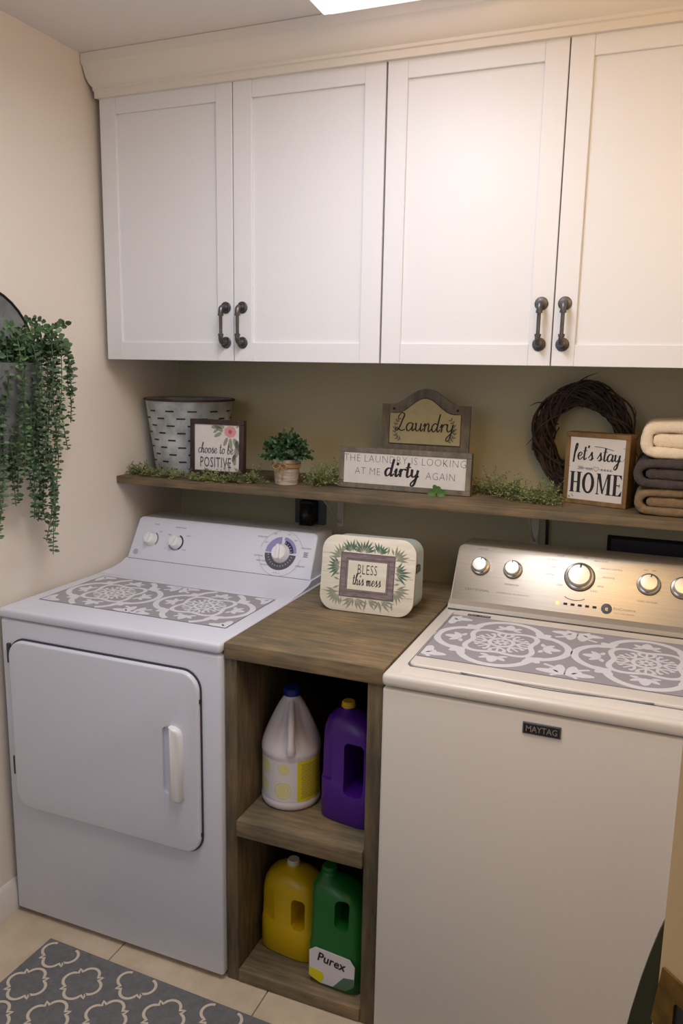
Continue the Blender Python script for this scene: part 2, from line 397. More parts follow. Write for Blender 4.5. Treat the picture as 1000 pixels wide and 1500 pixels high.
# left baseboard, moulded profile
bb = NB(); prof = [(0, 0), (.014, 0), (.014, .06), (.011, .068), (.011, .078), (.006, .09), (.003, .095), (0, .095)]
prism(bb, prof, 0, Matrix(((1,0,0,0.0005),(0,0,1,0),(0,1,0,0),(0,0,0,1))), h0=0) if 0 else None
def extrude_x(bm, prof_yz, xa, xb, xoff=None):
    a = [bm.verts.new((xa+(xoff[i] if xoff else 0), p[0], p[1])) for i, p in enumerate(prof_yz)]
    b = [bm.verts.new((xb, p[0], p[1])) for p in prof_yz]; n = len(prof_yz)
    for i in range(n): bm.faces.new([a[i], b[i], b[(i+1) % n], a[(i+1) % n]])
    bm.faces.new(a[::-1]); bm.faces.new(b); return bm
def extrude_y(bm, prof_xz, ya, yb):
    a = [bm.verts.new((p[0], ya, p[1])) for p in prof_xz]; b = [bm.verts.new((p[0], yb, p[1])) for p in prof_xz]; n = len(a)
    for i in range(n): bm.faces.new([a[i], a[(i+1) % n], b[(i+1) % n], b[i]])
    bm.faces.new(a); bm.faces.new(b[::-1]); return bm
struct('baseboard_left', extrude_y(bb, prof, -2.85, YB), 'trim')
# crown moulding above the cabinets
cp = [(.0, 2.320), (.008, 2.320), (.008, 2.338), (.012, 2.341), (.012, 2.349), (.020, 2.356), (.028, 2.372), (.033, 2.392), (.035, 2.402), (.039, 2.406), (.040, 2.433)]
pts = [(-.330-o, z) for o, z in cp]+[(-.05, 2.433), (-.05, 2.320)]
xo = [-o*.62 for o, z in cp]+[-.025, 0]
struct('trim_1', extrude_x(NB(), pts, .0262, XR-.001, xo), 'trim')

# door jamb close to the camera on the right
jp = [(1.671, -1.6), (1.735, -1.664), (1.86, -1.69), (1.86, -1.52), (1.70, -1.52)]
jm = NB(); prism(jm, jp, ZC, h0=0.0)
tj = struct('trim_2', jm, 'jamb')
Tj = frameT((1.679, -1.608, .958), (1, -1, 0), (-1, -1, 0))
# latch plate wrapping the jamb edge: slanted lip at the left, dark bolt hole
pl = NB(); prism(pl, [(-.006, .036), (.060, .036), (.060, -.040), (.030, -.054), (.004, -.040), (-.014, -.028)], .003, Tj, h0=.0005)
hole = NB(); prism(hole, rrect(.012, .027, -.018, .012, .004), .01, Tj, h0=-.01)
pl = boolean(pl, hole)
spl = build('strike_plate', pl, 'brass', tj, angle=25); spl['label'] = 'aged brass latch plate'
hb = NB(); prism(hb, rrect(.012, .027, -.018, .012, .004), .0008, Tj, h0=.0002); build('bolt_hole', hb, 'dark', spl)
sc = NB()
for py in (.022, -.040): lathe(sc, [(.0045, .003), (.0045, .004), (.002, .0045)], Tj @ Matrix.Translation((.025, py, 0)), 12)
build('screw', sc, 'brass', spl)
# dark olive curved strip, widening downwards, just behind the jamb edge
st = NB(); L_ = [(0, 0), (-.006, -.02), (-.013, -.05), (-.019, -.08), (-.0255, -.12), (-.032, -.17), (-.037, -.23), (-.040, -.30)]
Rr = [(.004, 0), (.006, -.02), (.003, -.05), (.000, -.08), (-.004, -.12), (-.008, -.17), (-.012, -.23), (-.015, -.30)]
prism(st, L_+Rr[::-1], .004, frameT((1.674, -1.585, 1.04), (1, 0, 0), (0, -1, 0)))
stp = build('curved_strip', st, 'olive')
tag(stp, 'dark olive curved strip running down beside the brass latch plate at the right edge', 'strap')

# ceiling light: flat wraparound fixture with flared lip
cl = empty('ceiling_light', (1.05, -1.08, 2.36), 'white rectangular ceiling light hanging just in front of the wall cabinets', 'ceiling light')
fx = NB(); x0, x1, ya, yb = .828, 1.27, -1.66, -.53
rings = []
for ins, z in [(-.0, 2.434), (-.006, 2.41), (-.0, 2.385), (.012, 2.372), (.012, 2.362), (.02, 2.358)]:
    i = ins-.03 if z > 2.4 else (ins-.012 if z > 2.38 else ins)
    i = {2.434: -.045, 2.41: -.03, 2.385: -.012, 2.372: 0.0, 2.362: 0.0, 2.358: .006}[z]
    rings.append([fx.verts.new(c) for c in [(x0+i, ya+i, z), (x1-i, ya+i, z), (x1-i, yb-i, z), (x0+i, yb-i, z)]])
for a, b in zip(rings, rings[1:]):
    for k in range(4): fx.faces.new([a[k], a[(k+1) % 4], b[(k+1) % 4], b[k]])
fx.faces.new(rings[0]); fx.faces.new(rings[-1])
build('acrylic_shade', fx, 'lamps', cl)
build('diffuser', bx(NB(), x0+.03, x1-.03, ya+.03, yb-.03, 2.345, 2.357, .004), 'lampw', cl)

# ================================================================ WALL CABINETS
YD = -.326
def handle_bm(x, zt, zb, yf):
    bm = NB(); T = Matrix.Translation((x, yf, 0))
    for z in (zt, zb):
        Tz = frameT((x, yf, z), (1, 0, 0), (0, -1, 0))
        lathe(bm, [(.0165, 0), (.0165, .0025), (.0150, .004), (.0085, .005), (.0085, .011), (.0062, .012), (.0062, .020)], Tz, 20)
    d = .030
    a = smoothpts([(x, yf-.018, zt), (x, yf-.026, zt-.0015), (x, yf-d, zt-.010), (x, yf-d, zt-.022)], 4)
    tube(bm, a, .0068, 10)
    b = smoothpts([(x, yf-.018, zb), (x, yf-.026, zb+.0015), (x, yf-d, zb+.010), (x, yf-d, zb+.022)], 4)
    tube(bm, b, .0068, 10)
    tube(bm, [(x, yf-d, zt-.018), (x, yf-d, zb+.018)], .0048, 10)
    for z in (zt-.021, zb+.021): tube(bm, [(x, yf-d, z-.003), (x, yf-d, z+.003)], .0080, 10)
    return bm
def door(root, xa, xb, hx, pl_, pr_):
    z0, z1, zp0, zp1 = 1.577, 2.324, 1.629, 2.276
    bm = NB(); t = .020; y0_, y1_ = YD, YD+t
    bx(bm, xa, pl_, y0_, y1_, z0, z1, .0012, 1)
    bx(bm, pr_, xb, y0_, y1_, z0, z1, .0012, 1)
    d = build('door', bm, 'cab', root)
    for za, zb_ in ((z0, zp0), (zp1, z1)):
        build('rail', bx(NB(), pl_+.0003, pr_-.0003, y0_+.0006, y1_, za, zb_, .0008, 1), 'cab', d)
    build('door_panel', bx(NB(), pl_-.002, pr_+.002, y0_+.009, y1_-.003, zp0-.002, zp1+.002), 'cab', d)
    build('pull_handle', handle_bm(hx, 1.7265, 1.629, YD), 'pewter', d)
    return d
def cabinet(xa, xb, doors, label):
    root = empty('wall_cabinet', ((xa+xb)/2, -.1, 1.576), label, 'cabinet', None)
    b = NB(); bx(b, xa+.001, xb-.001, YD+.023, YB-.001, 1.579, 2.325, .001, 1)
    build('cabinet_body', b, 'cab', root)
    for a in doors: door(root, *a)
    return root
cabinet(.028, .914, [(.028, .4695, .446, .084, .418), (.4725, .9125, .4995, .530, .856)], 'white shaker wall cabinet with two doors, the left one beside the cream wall')
cabinet(.917, 1.802, [(.9175, 1.3585, 1.330, .970, 1.304), (1.3615, 1.8015, 1.386, 1.415, 1.748)], 'white shaker wall cabinet with two doors, the right one above the washer and towels')

# ================================================================ FLOATING SHELF
sh = empty('floating_shelf', (.93, -.08, 1.181), 'long grey-brown stained wooden shelf on the wall below the cabinets', 'shelf')
build('board', bx(NB(), .001, XR-.001, -.27, YB-.001, 1.182, 1.206, .002, 2), 'shelf', sh)
for bxx in (.64, 1.29):
    bk = NB(); bx(bk, bxx-.012, bxx+.012, YB-.005, YB-.0005, 1.03, 1.182, .001, 1); bx(bk, bxx-.012, bxx+.012, -.15, YB, 1.177, 1.182, .001, 1)
    tube(bk, smoothpts([(bxx, YB-.005, 1.045), (bxx, .04, 1.075), (bxx, -.03, 1.13), (bxx, -.10, 1.176)], 4), .0035, 6)
    build('shelf_bracket', bk, 'wall', sh)
# outlets and cables on the back wall
ol = empty('wall_outlet', (.528, YB, 1.03), 'grey square wall outlet plate half hidden under the shelf above the dryer', 'outlet')
op = NB(); pad(op, rrect(-.058, .058, 0, .105, .006), .006, frameT((.528, YB-.0005, 1.03), (1, 0, 0), (0, -1, 0)), .002)
build('cover_plate', op, 'outlet', ol)
pg = NB(); Tp = frameT((.528, YB-.0063, 1.075), (1, 0, 0), (0, -1, 0))
pad(pg, rrect(-.030, .030, -.045, .045, .016), .034, Tp, .010)
tube(pg, smoothpts([(.53, YB-.035, 1.10), (.532, YB-.05, 1.06), (.532, YB-.052, 1.02)], 4), [.026]*5+[.022]*3+[.018], 10)
tube(pg, smoothpts([(.532, YB-.052, 1.03), (.534, YB-.045, .98), (.54, YB-.03, .90), (.55, YB-.03, .7)], 4), .009, 8)
tag(build('power_plug', pg, 'dark'), 'thick black plug and cord in the outlet behind the dryer', 'plug')
pc = NB(); tube(pc, smoothpts([(1.325, YB-.02, 1.18), (1.325, YB-.022, 1.15), (1.327, YB-.02, 1.12)], 3), [.02, .021, .021, .02, .017, .015, .010], 10)
tube(pc, smoothpts([(1.327, YB-.02, 1.13), (1.33, YB-.02, 1.05), (1.33, YB-.02, .8)], 4), .005, 8)
tag(build('power_plug', pc, 'dark'), 'slim black plug on a thin cord under the shelf behind the washer console', 'plug')
wb = empty('washer_supply_box', (1.62, YB, 1.0), 'dark recessed rectangular supply box on the back wall behind the washer console', 'supply box')
wf = NB()
for a in ((1.505, 1.80, 1.075, 1.085), (1.505, 1.80, .94, .95), (1.505, 1.515, .95, 1.075), (1.79, 1.80, .95, 1.075)):
    bx(wf, a[0], a[1], YB-.006, YB-.0005, a[2], a[3], .001, 1)
build('frame', wf, 'back_board', wb)
build('recess', bx(NB(), 1.515, 1.79, YB-.002, YB-.0004, .95, 1.075), 'gap', wb)

# ================================================================ DRYER
dr = empty('dryer', (.358, -.4, 0), 'white front-loading dryer with grey medallion decal on top, beside the left wall', 'dryer')
DX0, DX1, DY = .015, .701, -.804
build('cabinet_body', bx(NB(), DX0+.002, DX1-.002, DY+.002, -.04, .012, .884, .008, 3), 'enamel', dr)
for fx_ in (DX0+.06, DX1-.06):
    for fy in (DY+.06, -.1): build('foot', lathe(NB(), [(.02, 0), (.02, .01), (.014, .013)], Matrix.Translation((fx_, fy, 0)), 12), 'dark', dr)
build('top_panel', bx(NB(), DX0, DX1, DY-.002, -.04, .887, .914, .009, 4), 'enamel', dr)
# ramp at the back of the top
rp = NB(); extrude_x(rp, [(-.40, .9135), (-.33, .917), (-.285, .924), (-.262, .934), (-.10, .934), (-.10, .912), (-.40, .912)], DX0+.006, DX1-.006)
build('rear_ramp', rp, 'enamel', dr)
# console
DN = Vector((0, -.882, .474)); DV = Vector((0, .474, .882))
def console(bm, xa, xb, ytop_in, prof, seg=5, r=.022):
    # profile extruded with rounded top corners
    return extrude_x(bm, prof, xa, xb)
cs = NB()
Tc = Matrix(((1, 0, 0, 0), (0, .474, -.882, -.262), (0, .882, .474, .931), (0, 0, 0, 1)))
pts = [(DX0+.012, 0), (DX1-.012, 0)]+[(DX1-.016-.018+.018*math.cos(a), .134+.018*math.sin(a)) for a in [PI/2*k/5 for k in range(6)]]+[(DX0+.016+.018-.018*math.sin(a), .134+.018*math.cos(a)) for a in [PI/2*k/5 for k in range(6)]]
pad(cs, pts, .0, Tc, .007, 3)
# body behind the face
cb = NB(); back = [(p[0], -.085+0*p[1], .931+p[1]*.84) for p in pts]; fr = [Tc @ Vector((p[0], p[1], -.007)) for p in pts]
cs.free(); cs = NB()
rr = [[Tc @ Vector((p[0], p[1], 0)) for p in pts]]
def insetpts(pts, d):
    n = len(pts); res = []
    for i in range(n):
        p0, p1, p2 = Vector(pts[i-1]), Vector(pts[i]), Vector(pts[(i+1) % n]); t = (p2-p0).normalized(); res.append((p1.x-t.y*d, p1.y+t.x*d))
    return res
def shell(bm, pts, T, backy, zscale, bev=.006, zb=.931):
    rings = [[Vector((p[0], backy, zb+p[1]*zscale)) for p in pts], [T @ Vector((p[0], p[1], -bev)) for p in pts]]
    for k in range(1, 4):
        a = PI/2*k/3; rings.append([T @ Vector((q[0], q[1], -bev+bev*math.sin(a))) for q in insetpts(pts, bev*(1-math.cos(a)))])
    vr = [[bm.verts.new(v) for v in r] for r in rings]; n = len(pts)
    for a, b in zip(vr, vr[1:]):
        for i in range(n): bm.faces.new([a[i], a[(i+1) % n], b[(i+1) % n], b[i]])
    bm.faces.new(vr[0][::-1]); bm.faces.new(vr[-1]); return bm
dcon = build('control_console', shell(cs, pts, Tc, -.085, .86), 'enamel', dr)
def CT(x, z, Tm=Tc, z0=.931, sv=.882, off=.0005):
    return Tm @ Matrix.Translation((x, (z-z0)/sv, off))
def knob(parent, T, r, kind, name='knob'):
    bm = NB()
    if kind == 'dryer':
        lathe(bm, [(r, 0), (r*.98, .004), (r*.86, .008), (r*.82, .016), (r*.74, .019)], T, 28)
        k = build(name, bm, 'plastic', parent)
        g = NB(); A = T @ Matrix.Rotation(R(-.5, .5)+PI/2, 4, 'Z')
        bx(g, -r*.78, r*.78, -r*.17, r*.17, .017, .029, .003, 2, A); build('grip', g, 'plastic', k)
    else:
        lathe(bm, [(r, 0), (r, .006), (r*.93, .010), (r*.82, .011), (r*.80, .008)], T, 32); k = build(name, bm, 'chrome', parent)
        g = NB(); lathe(g, [(r*.80, .006), (r*.78, .018), (r*.70, .0225), (r*.3, .0235)], T, 32); build('knob_cap', g, 'knobface', k)
        d = NB(); bx(d, -r*.05, r*.05, r*.50, r*.74, .021, .0238, 0, 1, T @ Matrix.Rotation(R(-.3, .3), 4, 'Z')); build('pointer', d, 'ink', k)
    return k
# knob 1, knob 2, dial
T1 = CT(.099, .997); T2 = CT(.196, .995); T3 = CT(.573, .998)
b = NB(); disc(b, .0275, T2, .0003, 28, .020, a0=-60, a1=70); build('dial_mark', b, 'purpleink', dcon)
b = NB(); disc(b, .0275, T2, .0003, 28, .020, a0=190, a1=300); build('dial_mark', b, 'lilac', dcon)
b = NB(); disc(b, .0275, T1, .0003, 28, .024, a0=-40, a1=60); build('dial_mark', b, 'greyink', dcon)
knob(dr, T1, .023, 'dryer'); knob(dr, T2, .0225, 'dryer')
b = NB(); disc(b, .053, T3, .0003, 30, .031, a0=95, a1=178); disc(b, .053, T3, .0003, 30, .043, a0=5, a1=85); build('dial_band', b, 'lilac', dcon)
b = NB(); disc(b, .053, T3, .0003, 40, .031, a0=183, a1=357); build('dial_band', b, 'slate', dcon)
b = NB(); disc(b, .043, T3, .0004, 30, .031, a0=5, a1=78); build('dial_band', b, 'purpleink', dcon)
b = NB()
for k in range(13):
    a = math.radians(190+k*13); ribbon(b, [(.038*math.cos(a), .038*math.sin(a)), (.043*math.cos(a), .043*math.sin(a))], .0012, T3, .0006)
for k in range(5):
    a = math.radians(12+k*15); ribbon(b, [(.033*math.cos(a), .033*math.sin(a)), (.038*math.cos(a), .038*math.sin(a))], .0014, T3, .0006)
tag(build('tick_mark', b, 'decalw', dcon), kind='stuff')
b = NB()
for a0, a1 in ((100, 170), (20, 82), (190, 350)): disc(b, .0725, T3, .0002, 24, .0718, a0=a0, a1=a1)
for s_, px, pz, sz in (('MORE DRY', -.072, .045, .007), ('LESS', -.056, .029, .006), ('DELICATES', .082, .022, .0065), ('COTTONS', -.073, -.016, .0065), ('EASY CARE', -.060, -.031, .0065), ('TIMED DRY', .074, -.036, .0065), ('AIR FLUFF', -.046, -.043, .006), ('DRY', -.030, .0585, .006), ('OFF', .016, .0595, .006), ('OFF', .042, .043, .006), ('AUTOMATIC DRY', 0, .073, .0055), ('10  20  30', 0, -.064, .0055)):
    merge(b, text_bm(s_, sz, T3 @ Matrix.Translation((px, pz, .0003)), 1.0))
for i in range(5): bx(b, .077, .077+.016-(i % 2)*.003, .010-i*.0035, .0115-i*.0035, .0001, .0003, T=T3)
for s_, xx, zz, sz in (('START', .107, 1.041, .0065), ('TEMPERATURE', .200, 1.038, .0062), ('MED', .165, 1.014, .006), ('HIGH', .236, 1.016, .006), ('OFF', .160, .972, .005), ('LOW', .232, .974, .006), ('ON', .128, 1.02, .006)):
    merge(b, text_bm(s_, sz, CT(xx, zz, off=.0004), 1.0))
tag(build('printed_lettering', b, 'greyink', dcon), kind='stuff')
kd = knob(dr, T3, .030, 'dryer', 'dial')
lg = NB(); TL = CT(.052, .955, off=.0004); disc(lg, .0085, TL, 0, 24, .0068); disc(lg, .0042, TL, 0, 4, .0022, a0=45, a1=405); build('emblem', lg, 'slate', dcon)
b = NB(); ribbon(b, [(DX0+.014, .004), (DX1-.014, .004)], .0018, Tc, .0003); build('seam', b, 'greyink', dcon)
# door
Tf = frameT((0, DY, 0), (1, 0, 0), (0, -1, 0))
dg_ = NB(); prism(dg_, rrect(.049, .648, .347, .838, .052, 10), .0022, Tf, -.001); build('door_gap', dg_, 'gap', dr)
dd = NB(); pad(dd, rrect(.053, .644, .351, .833, .048, 12), .014, Tf, .006, 4)
cut = NB(); prism(cut, rrect(.540, .572, .500, .682, .014, 8), .03, Tf, .006)
dd = boolean(dd, cut); dd_o = build('door', dd, 'enamel', dr, angle=50)
hd = NB(); hp = [(.566, .493), (.580, .489), (.594, .490), (.6005, .498), (.6005, .668), (.594, .682), (.580, .688), (.566, .688)]
pad(hd, hp, .030, Tf, .008, 3, ); build('door_handle', hd, 'plastic', dd_o, angle=60)
for zz in (.765, .44):
    hn = NB(); bx(hn, .044, .056, DY-.010, DY-.001, zz, zz+.055, .002, 1); build('hinge', hn, 'gap', dr)
for zz in (.755, .40): build('door_catch', bx(NB(), .6435, .648, DY-.006, DY-.001, zz, zz+.01), 'dark', dr)

# ---- medallion decal (stencil look)
def medallion(bm, c, s, T, z, clip):
    """ornament within a square of half-size s centred at c"""
    def C2(x, y): return (c[0]+x*s, c[1]+y*s)
    def ok(p): return clip[0] < p[0] < clip[1] and clip[2] < p[1] < clip[3]
    def rib(pts, w, closed=False, k=0):
        pp = [C2(*p) for p in pts]; seg = []
        if closed: pp = pp+[pp[0]]
        for p in pp:
            if ok(p): seg.append(p)
            else:
                if len(seg) > 1: ribbon(bm, seg, w*s, T, z+.00003*k)
                seg = []
        if len(seg) > 1: ribbon(bm, seg, w*s, T, z+.00003*k)
    def blob(cx, cy, ang, L, wd, k=0):
        pts = []
        for i in range(12):
            t = 2*PI*i/12; x = L*.5*(1+math.cos(t)); y = wd*.5*math.sin(t)*(.55+.45*(1-math.cos(t))/2+.25)
            pts.append(C2(cx+x*math.cos(ang)-y*math.sin(ang), cy+x*math.sin(ang)+y*math.cos(ang)))
        if sum(ok(p) for p in pts) > 4: poly(bm, [(max(clip[0], min(clip[1], p[0]))+.00001*i, max(clip[2], min(clip[3], p[1]))+.00001*i) for i, p in enumerate(pts)], T, z+.00003*k)
    d, rho = .44, .50
    q = []
    for i in range(96):
        a = 2*PI*i/96; ph = ((a+PI/4) % (PI/2))-PI/4; q.append((d*math.cos(ph)+math.sqrt(rho**2-(d*math.sin(ph))**2), a))
    rib([(r*math.cos(a), r*math.sin(a)) for r, a in q], .105, True)
    # inner flower of four rings crossing the quatrefoil
    f = []
    for i in range(96):
        a = 2*PI*i/96; f.append(((.50+.085*math.cos(4*a+PI)), a))
    rib([(r*math.cos(a), r*math.sin(a)) for r, a in f], .080, True, 1)
    rib([(.17*math.cos(2*PI*i/32), .17*math.sin(2*PI*i/32)) for i in range(32)], .062, True, 2)
    for k in range(8):
        a = PI/4*k; blob(.03*math.cos(a), .03*math.sin(a), a, .10, .05, 3)
        # spokes with scrolls
        rib([(.19*math.cos(a), .19*math.sin(a)), (.40*math.cos(a), .40*math.sin(a))], .035, False, 3)
        for sg in (-1, 1):
            sc_ = []
            for i in range(9):
                t = i/8; rr_ = .22+.17*t; aa = a+sg*(.05+.26*math.sin(t*PI*.8)); sc_.append((rr_*math.cos(aa), rr_*math.sin(aa)))
            rib(sc_, .045, False, 4); blob(.36*math.cos(a+sg*.20), .36*math.sin(a+sg*.20), a+sg*1.3, .07, .06, 5)
    for k in range(4):
        a = PI/2*k
        blob(.58*math.cos(a), .58*math.sin(a), a, .26, .15, 3)
        for sg in (-1, 1):
            blob(.60*math.cos(a+sg*.05), .60*math.sin(a+sg*.05), a+sg*.85, .20, .09, 4)
            blob(.60*math.cos(a+sg*.12), .60*math.sin(a+sg*.12), a+sg*1.9, .13, .07, 4)
        a += PI/4   # leaves in the notches, outside
        blob(.62*math.cos(a), .62*math.sin(a), a, .26, .16, 5)
        for sg in (-1, 1): blob(.70*math.cos(a), .70*math.sin(a), a+sg*1.15, .22, .12, 6)
        # corner ornament
        cx, cy = .97*(1 if math.cos(a) > 0 else -1), .90*(1 if math.sin(a) > 0 else -1)
        blob(cx*1.0, cy*1.0, a+PI, .27, .17, 7)
        for sg in (-1, 1):
            blob(cx*.93, cy*.93, a+PI+sg*.75, .30, .15, 8)
            b0 = a+PI+sg*.80
            rib([(cx*.98+.10*math.cos(b0)*i*.45+.03*math.cos(b0+sg*1.5)*i*i*.3, cy*.98+.10*math.sin(b0)*i*.45+.03*math.sin(b0+sg*1.5)*i*i*.3) for i in range(1, 7)], .055, False, 2)
def decal(parent, xa, xb, ya, yb, z, s, centres, corner=None):
    T = Matrix.Translation((0, 0, z)); b = NB()
    bx(b, xa, xb, ya, yb, z, z+.0006)
    base = build('decal', b, 'decal', parent)
    w = NB(); clip = (xa+.003, xb-.003, ya+.003, yb-.003)
    for c in centres: medallion(w, c, s, T, .0007, clip)
    tag(build('medallion_ornament', w, 'decalw', base, smooth=False), kind='stuff')
    o = NB()
    for e in ([(xa, ya), (xb, ya)], [(xb, ya), (xb, yb)], [(xb, yb), (xa, yb)], [(xa, yb), (xa, ya)]): ribbon(o, e, .0016, T, .0009)
    build('decal_outline', o, 'slate', base)
decal(dr, .061, .655, -.700, -.425, .9142, .1500, [(.209, -.562), (.507, -.562)])

# ================================================================ STORAGE UNIT BETWEEN THE MACHINES
un = empty('storage_unit', (.9, -.4, 0), 'open stained wooden storage unit with two cubbies between dryer and washer', 'storage unit')
UY = -.79
build('top_board', bx(NB(), .7025, 1.108, UY, -.03, .874, .914, .0025, 2), 'woodx', un)
build('side_board', bx(NB(), .7028, .7345, UY+.004, -.03, 0, .8735, .002, 2), 'woodz', un)
build('side_board', bx(NB(), 1.068, 1.104, UY+.004, -.03, 0, .8735, .002, 2), 'woodz', un)
build('middle_shelf', bx(NB(), .7348, 1.0677, UY-.004, -.06, .416, .460, .003, 2), 'woodx', un)
build('bottom_shelf', bx(NB(), .7348, 1.0677, UY+.002, -.06, .002, .036, .003, 2), 'woodx', un)
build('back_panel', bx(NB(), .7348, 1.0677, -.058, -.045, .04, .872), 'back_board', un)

# ================================================================ WASHER
wa = empty('washer', (1.46, -.4, 0), 'white top-loading washer with steel console and medallion decal on its lid', 'washer')
WX0, WX1, WY = 1.112, 1.802, -.821
build('cabinet_body', bx(NB(), WX0+.001, WX1-.001, WY+.003, -.05, .012, .884, .008, 3), 'enamel_w', wa)
for fx_ in (WX0+.06, WX1-.06):
    for fy in (WY+.06, -.1): build('foot', lathe(NB(), [(.02, 0), (.02, .01), (.014, .013)], Matrix.Translation((fx_, fy, 0)), 12), 'dark', wa)
tp = NB(); bx(tp, WX0, WX1, WY-.002, -.05, .888, .917, .010, 4); build('top_panel', tp, 'enamel_w', wa)
lg_ = NB(); prism(lg_, rrect(1.147, 1.766, -.762, -.318, .022), .9182, h0=.915); build('lid_gap', lg_, 'greyink', wa)
ld = NB()
pad(ld, rrect(1.151, 1.762, -.757, -.322, .02), .9235-.915, Matrix.Translation((0, 0, .915)), .004, 3)
lid = build('lid', ld, 'enamel_w', wa)
# front lip of the lid: sloping strip with a curved finger recess
lp = NB(); prof = [(-.812, .914), (-.800, .9195), (-.770, .9215), (-.768, .914)]
extrude_x(lp, prof, 1.15, 1.764); build('front_trim', lp, 'enamel_w', wa)
gr = NB(); pp = smoothpts([(1.27, -.7585), (1.36, -.770), (1.46, -.776), (1.56, -.770), (1.66, -.7585)], 6); ribbon(gr, pp, .004, Matrix.Translation((0, 0, .922)), 0)
build('grip_edge', gr, 'greyink', wa)
decal(lid, 1.156, 1.757, -.705, -.372, .9236, .165, [(1.316, -.538), (1.640, -.538)])
stk = NB(); bx(stk, 1.192, 1.252, -.362, -.346, .9236, .9240); sk = build('sticker', stk, 'ink', lid)
b = NB(); Ts = Matrix.Translation((1.222, -.358, .9242)); merge(b, text_bm('PRO  CARE', .011, Ts, 1.0)); build('printed_lettering', b, 'paper', sk)
# console
Wv = Vector((0, .091, .153)).normalized(); Wn = Vector((0, -Wv.z, Wv.y))
Tw = Matrix(((1, 0, 0, 0), (0, Wv.y, Wn.y, -.277), (0, Wv.z, Wn.z, .922), (0, 0, 0, 1)))
WH = .182
def rc(x0, x1, h, r, n=6):
    return [(x0, 0), (x1, 0)]+[(x1-r+r*math.cos(PI/2*k/n), h-r+r*math.sin(PI/2*k/n)) for k in range(n+1)]+[(x0+r-r*math.sin(PI/2*k/n), h-r+r*math.cos(PI/2*k/n)) for k in range(n+1)]
pts = rc(1.120, 1.800, WH, .018)
cs = NB(); shell(cs, pts, Tw, -.07, .86, .008, .916); wcon = build('control_console', cs, 'enamel_w', wa)
fp = NB(); pad(fp, rc(1.124, 1.796, WH-.004, .015), .0022, Tw, .001, 2); face = build('steel_faceplate', fp, 'steel', wa)
bt = NB(); extrude_x(bt, [(-.300, .9165), (-.296, .930), (-.280, .940), (-.268, .936), (-.268, .9165)], 1.122, 1.798); build('console_rim', bt, 'steel', wa)
bs = NB(); bx(bs, 1.125, 1.797, -.308, -.3005, .9172, .9195); build('seam', bs, 'gap', wa)
def WT(x, z, off=.0024): return Tw @ Matrix.Translation((x, (z-.922)/Wv.z, off))
for x, r in ((1.191, .0255), (1.281, .0255), (1.458, .0385), (1.631, .0285), (1.712, .0285)):
    sd = NB(); disc(sd, r*1.05, WT(x, 1.024, .0025), 0, 28); build('knob_ring', sd, 'ink', wcon)
    knob(wa, WT(x, 1.024, .0028), r, 'washer')
b = NB()
merge(b, text_bm('CENTENNIAL', .0095, WT(1.192, .962), 1.2)); bx(b, 1.245-1.2, 1.245-1.2+.003, 0, .0001, 0, .0001, T=WT(1.2, .962))
merge(b, text_bm('COMMERCIAL TECHNOLOGY', .0055, WT(1.290, .963), 1.2))
for s_, dx, dz, sz in (('NORMAL', -.075, .038, .0065), ('Casual', -.055, .052, .0065), ('DRAIN', -.072, .018, .006), ('WHITES', -.078, -.004, .0065), ('OFF', .010, .053, .0065), ('HEAVY DUTY', .050, .047, .006), ('WRINKLE CONTROL', .078, .028, .006), ('DELICATES', .073, .004, .0065), ('RINSE', .056, -.022, .006), ('SOAK', -.048, -.030, .0065), ('& SPIN', .040, -.037, .006)):
    merge(b, text_bm(s_, sz, WT(1.458+dx, 1.024+dz*.86), 1.0))
merge(b, text_bm('LOAD SIZE', .006, WT(1.191, 1.066), 1.0)); merge(b, text_bm('TEMPERATURE', .006, WT(1.283, .985), 1.0)); merge(b, text_bm('FABRIC SOFTENER', .006, WT(1.631, .982), 1.0)); merge(b, text_bm('ON      OFF', .006, WT(1.631, 1.055), 1.0))
merge(b, text_bm('EcoConserve', .010, WT(1.578, .957), 1.0)); merge(b, text_bm('AUTO LOAD SENSING', .005, WT(1.578, .948), 1.0))
arc = [(math.cos(math.radians(a))*.028, math.sin(math.radians(a))*.012-.0) for a in range(200, 345, 15)]; ribbon(b, arc, .0022, WT(1.452, .978), 0)
tag(build('printed_lettering', b, 'greyink', face), kind='stuff')
b = NB()
for i in range(5): bx(b, 1.425+i*.0185, 1.435+i*.0185, -.003, .003, 0, .001, .0003, 1, WT(0, .957))
build('indicator_window', b, 'ink', face)
b = NB(); lathe(b, [(.0042, 0), (.0042, .0015), (.002, .0022)], WT(1.410, .957), 14); build('indicator_light', b, 'led', face)
b = NB(); lathe(b, [(.0135, 0), (.0135, .002), (.011, .003)], WT(1.534, .957), 24); eb = build('emblem', b, 'slate', face)
b = NB(); merge(b, text_bm('e', .018, WT(1.534, .952, .0058), 1.0)); build('emblem_letter', b, 'chrome', eb)
# badge
Tb = frameT((1.4545, WY+.003, .839), (1, 0, 0), (0, -1, 0))
b = NB(); pad(b, rrect(-.038, .038, 0, .025, .001, 2), .0032, Tb, .001, 1); bg = build('badge', b, 'slate', wa)
b = NB(); pad(b, rrect(-.0355, .0355, .0025, .0225, .0005, 2), .0040, Tb, .0004, 1); build('badge_panel', b, 'ink', bg)
b = text_bm('MAYTAG', .0185, Tb @ Matrix.Translation((0, .0062, .0043)), 0.86, spacing=.98, off=.0002); build('badge_lettering', b, 'chrome', bg)

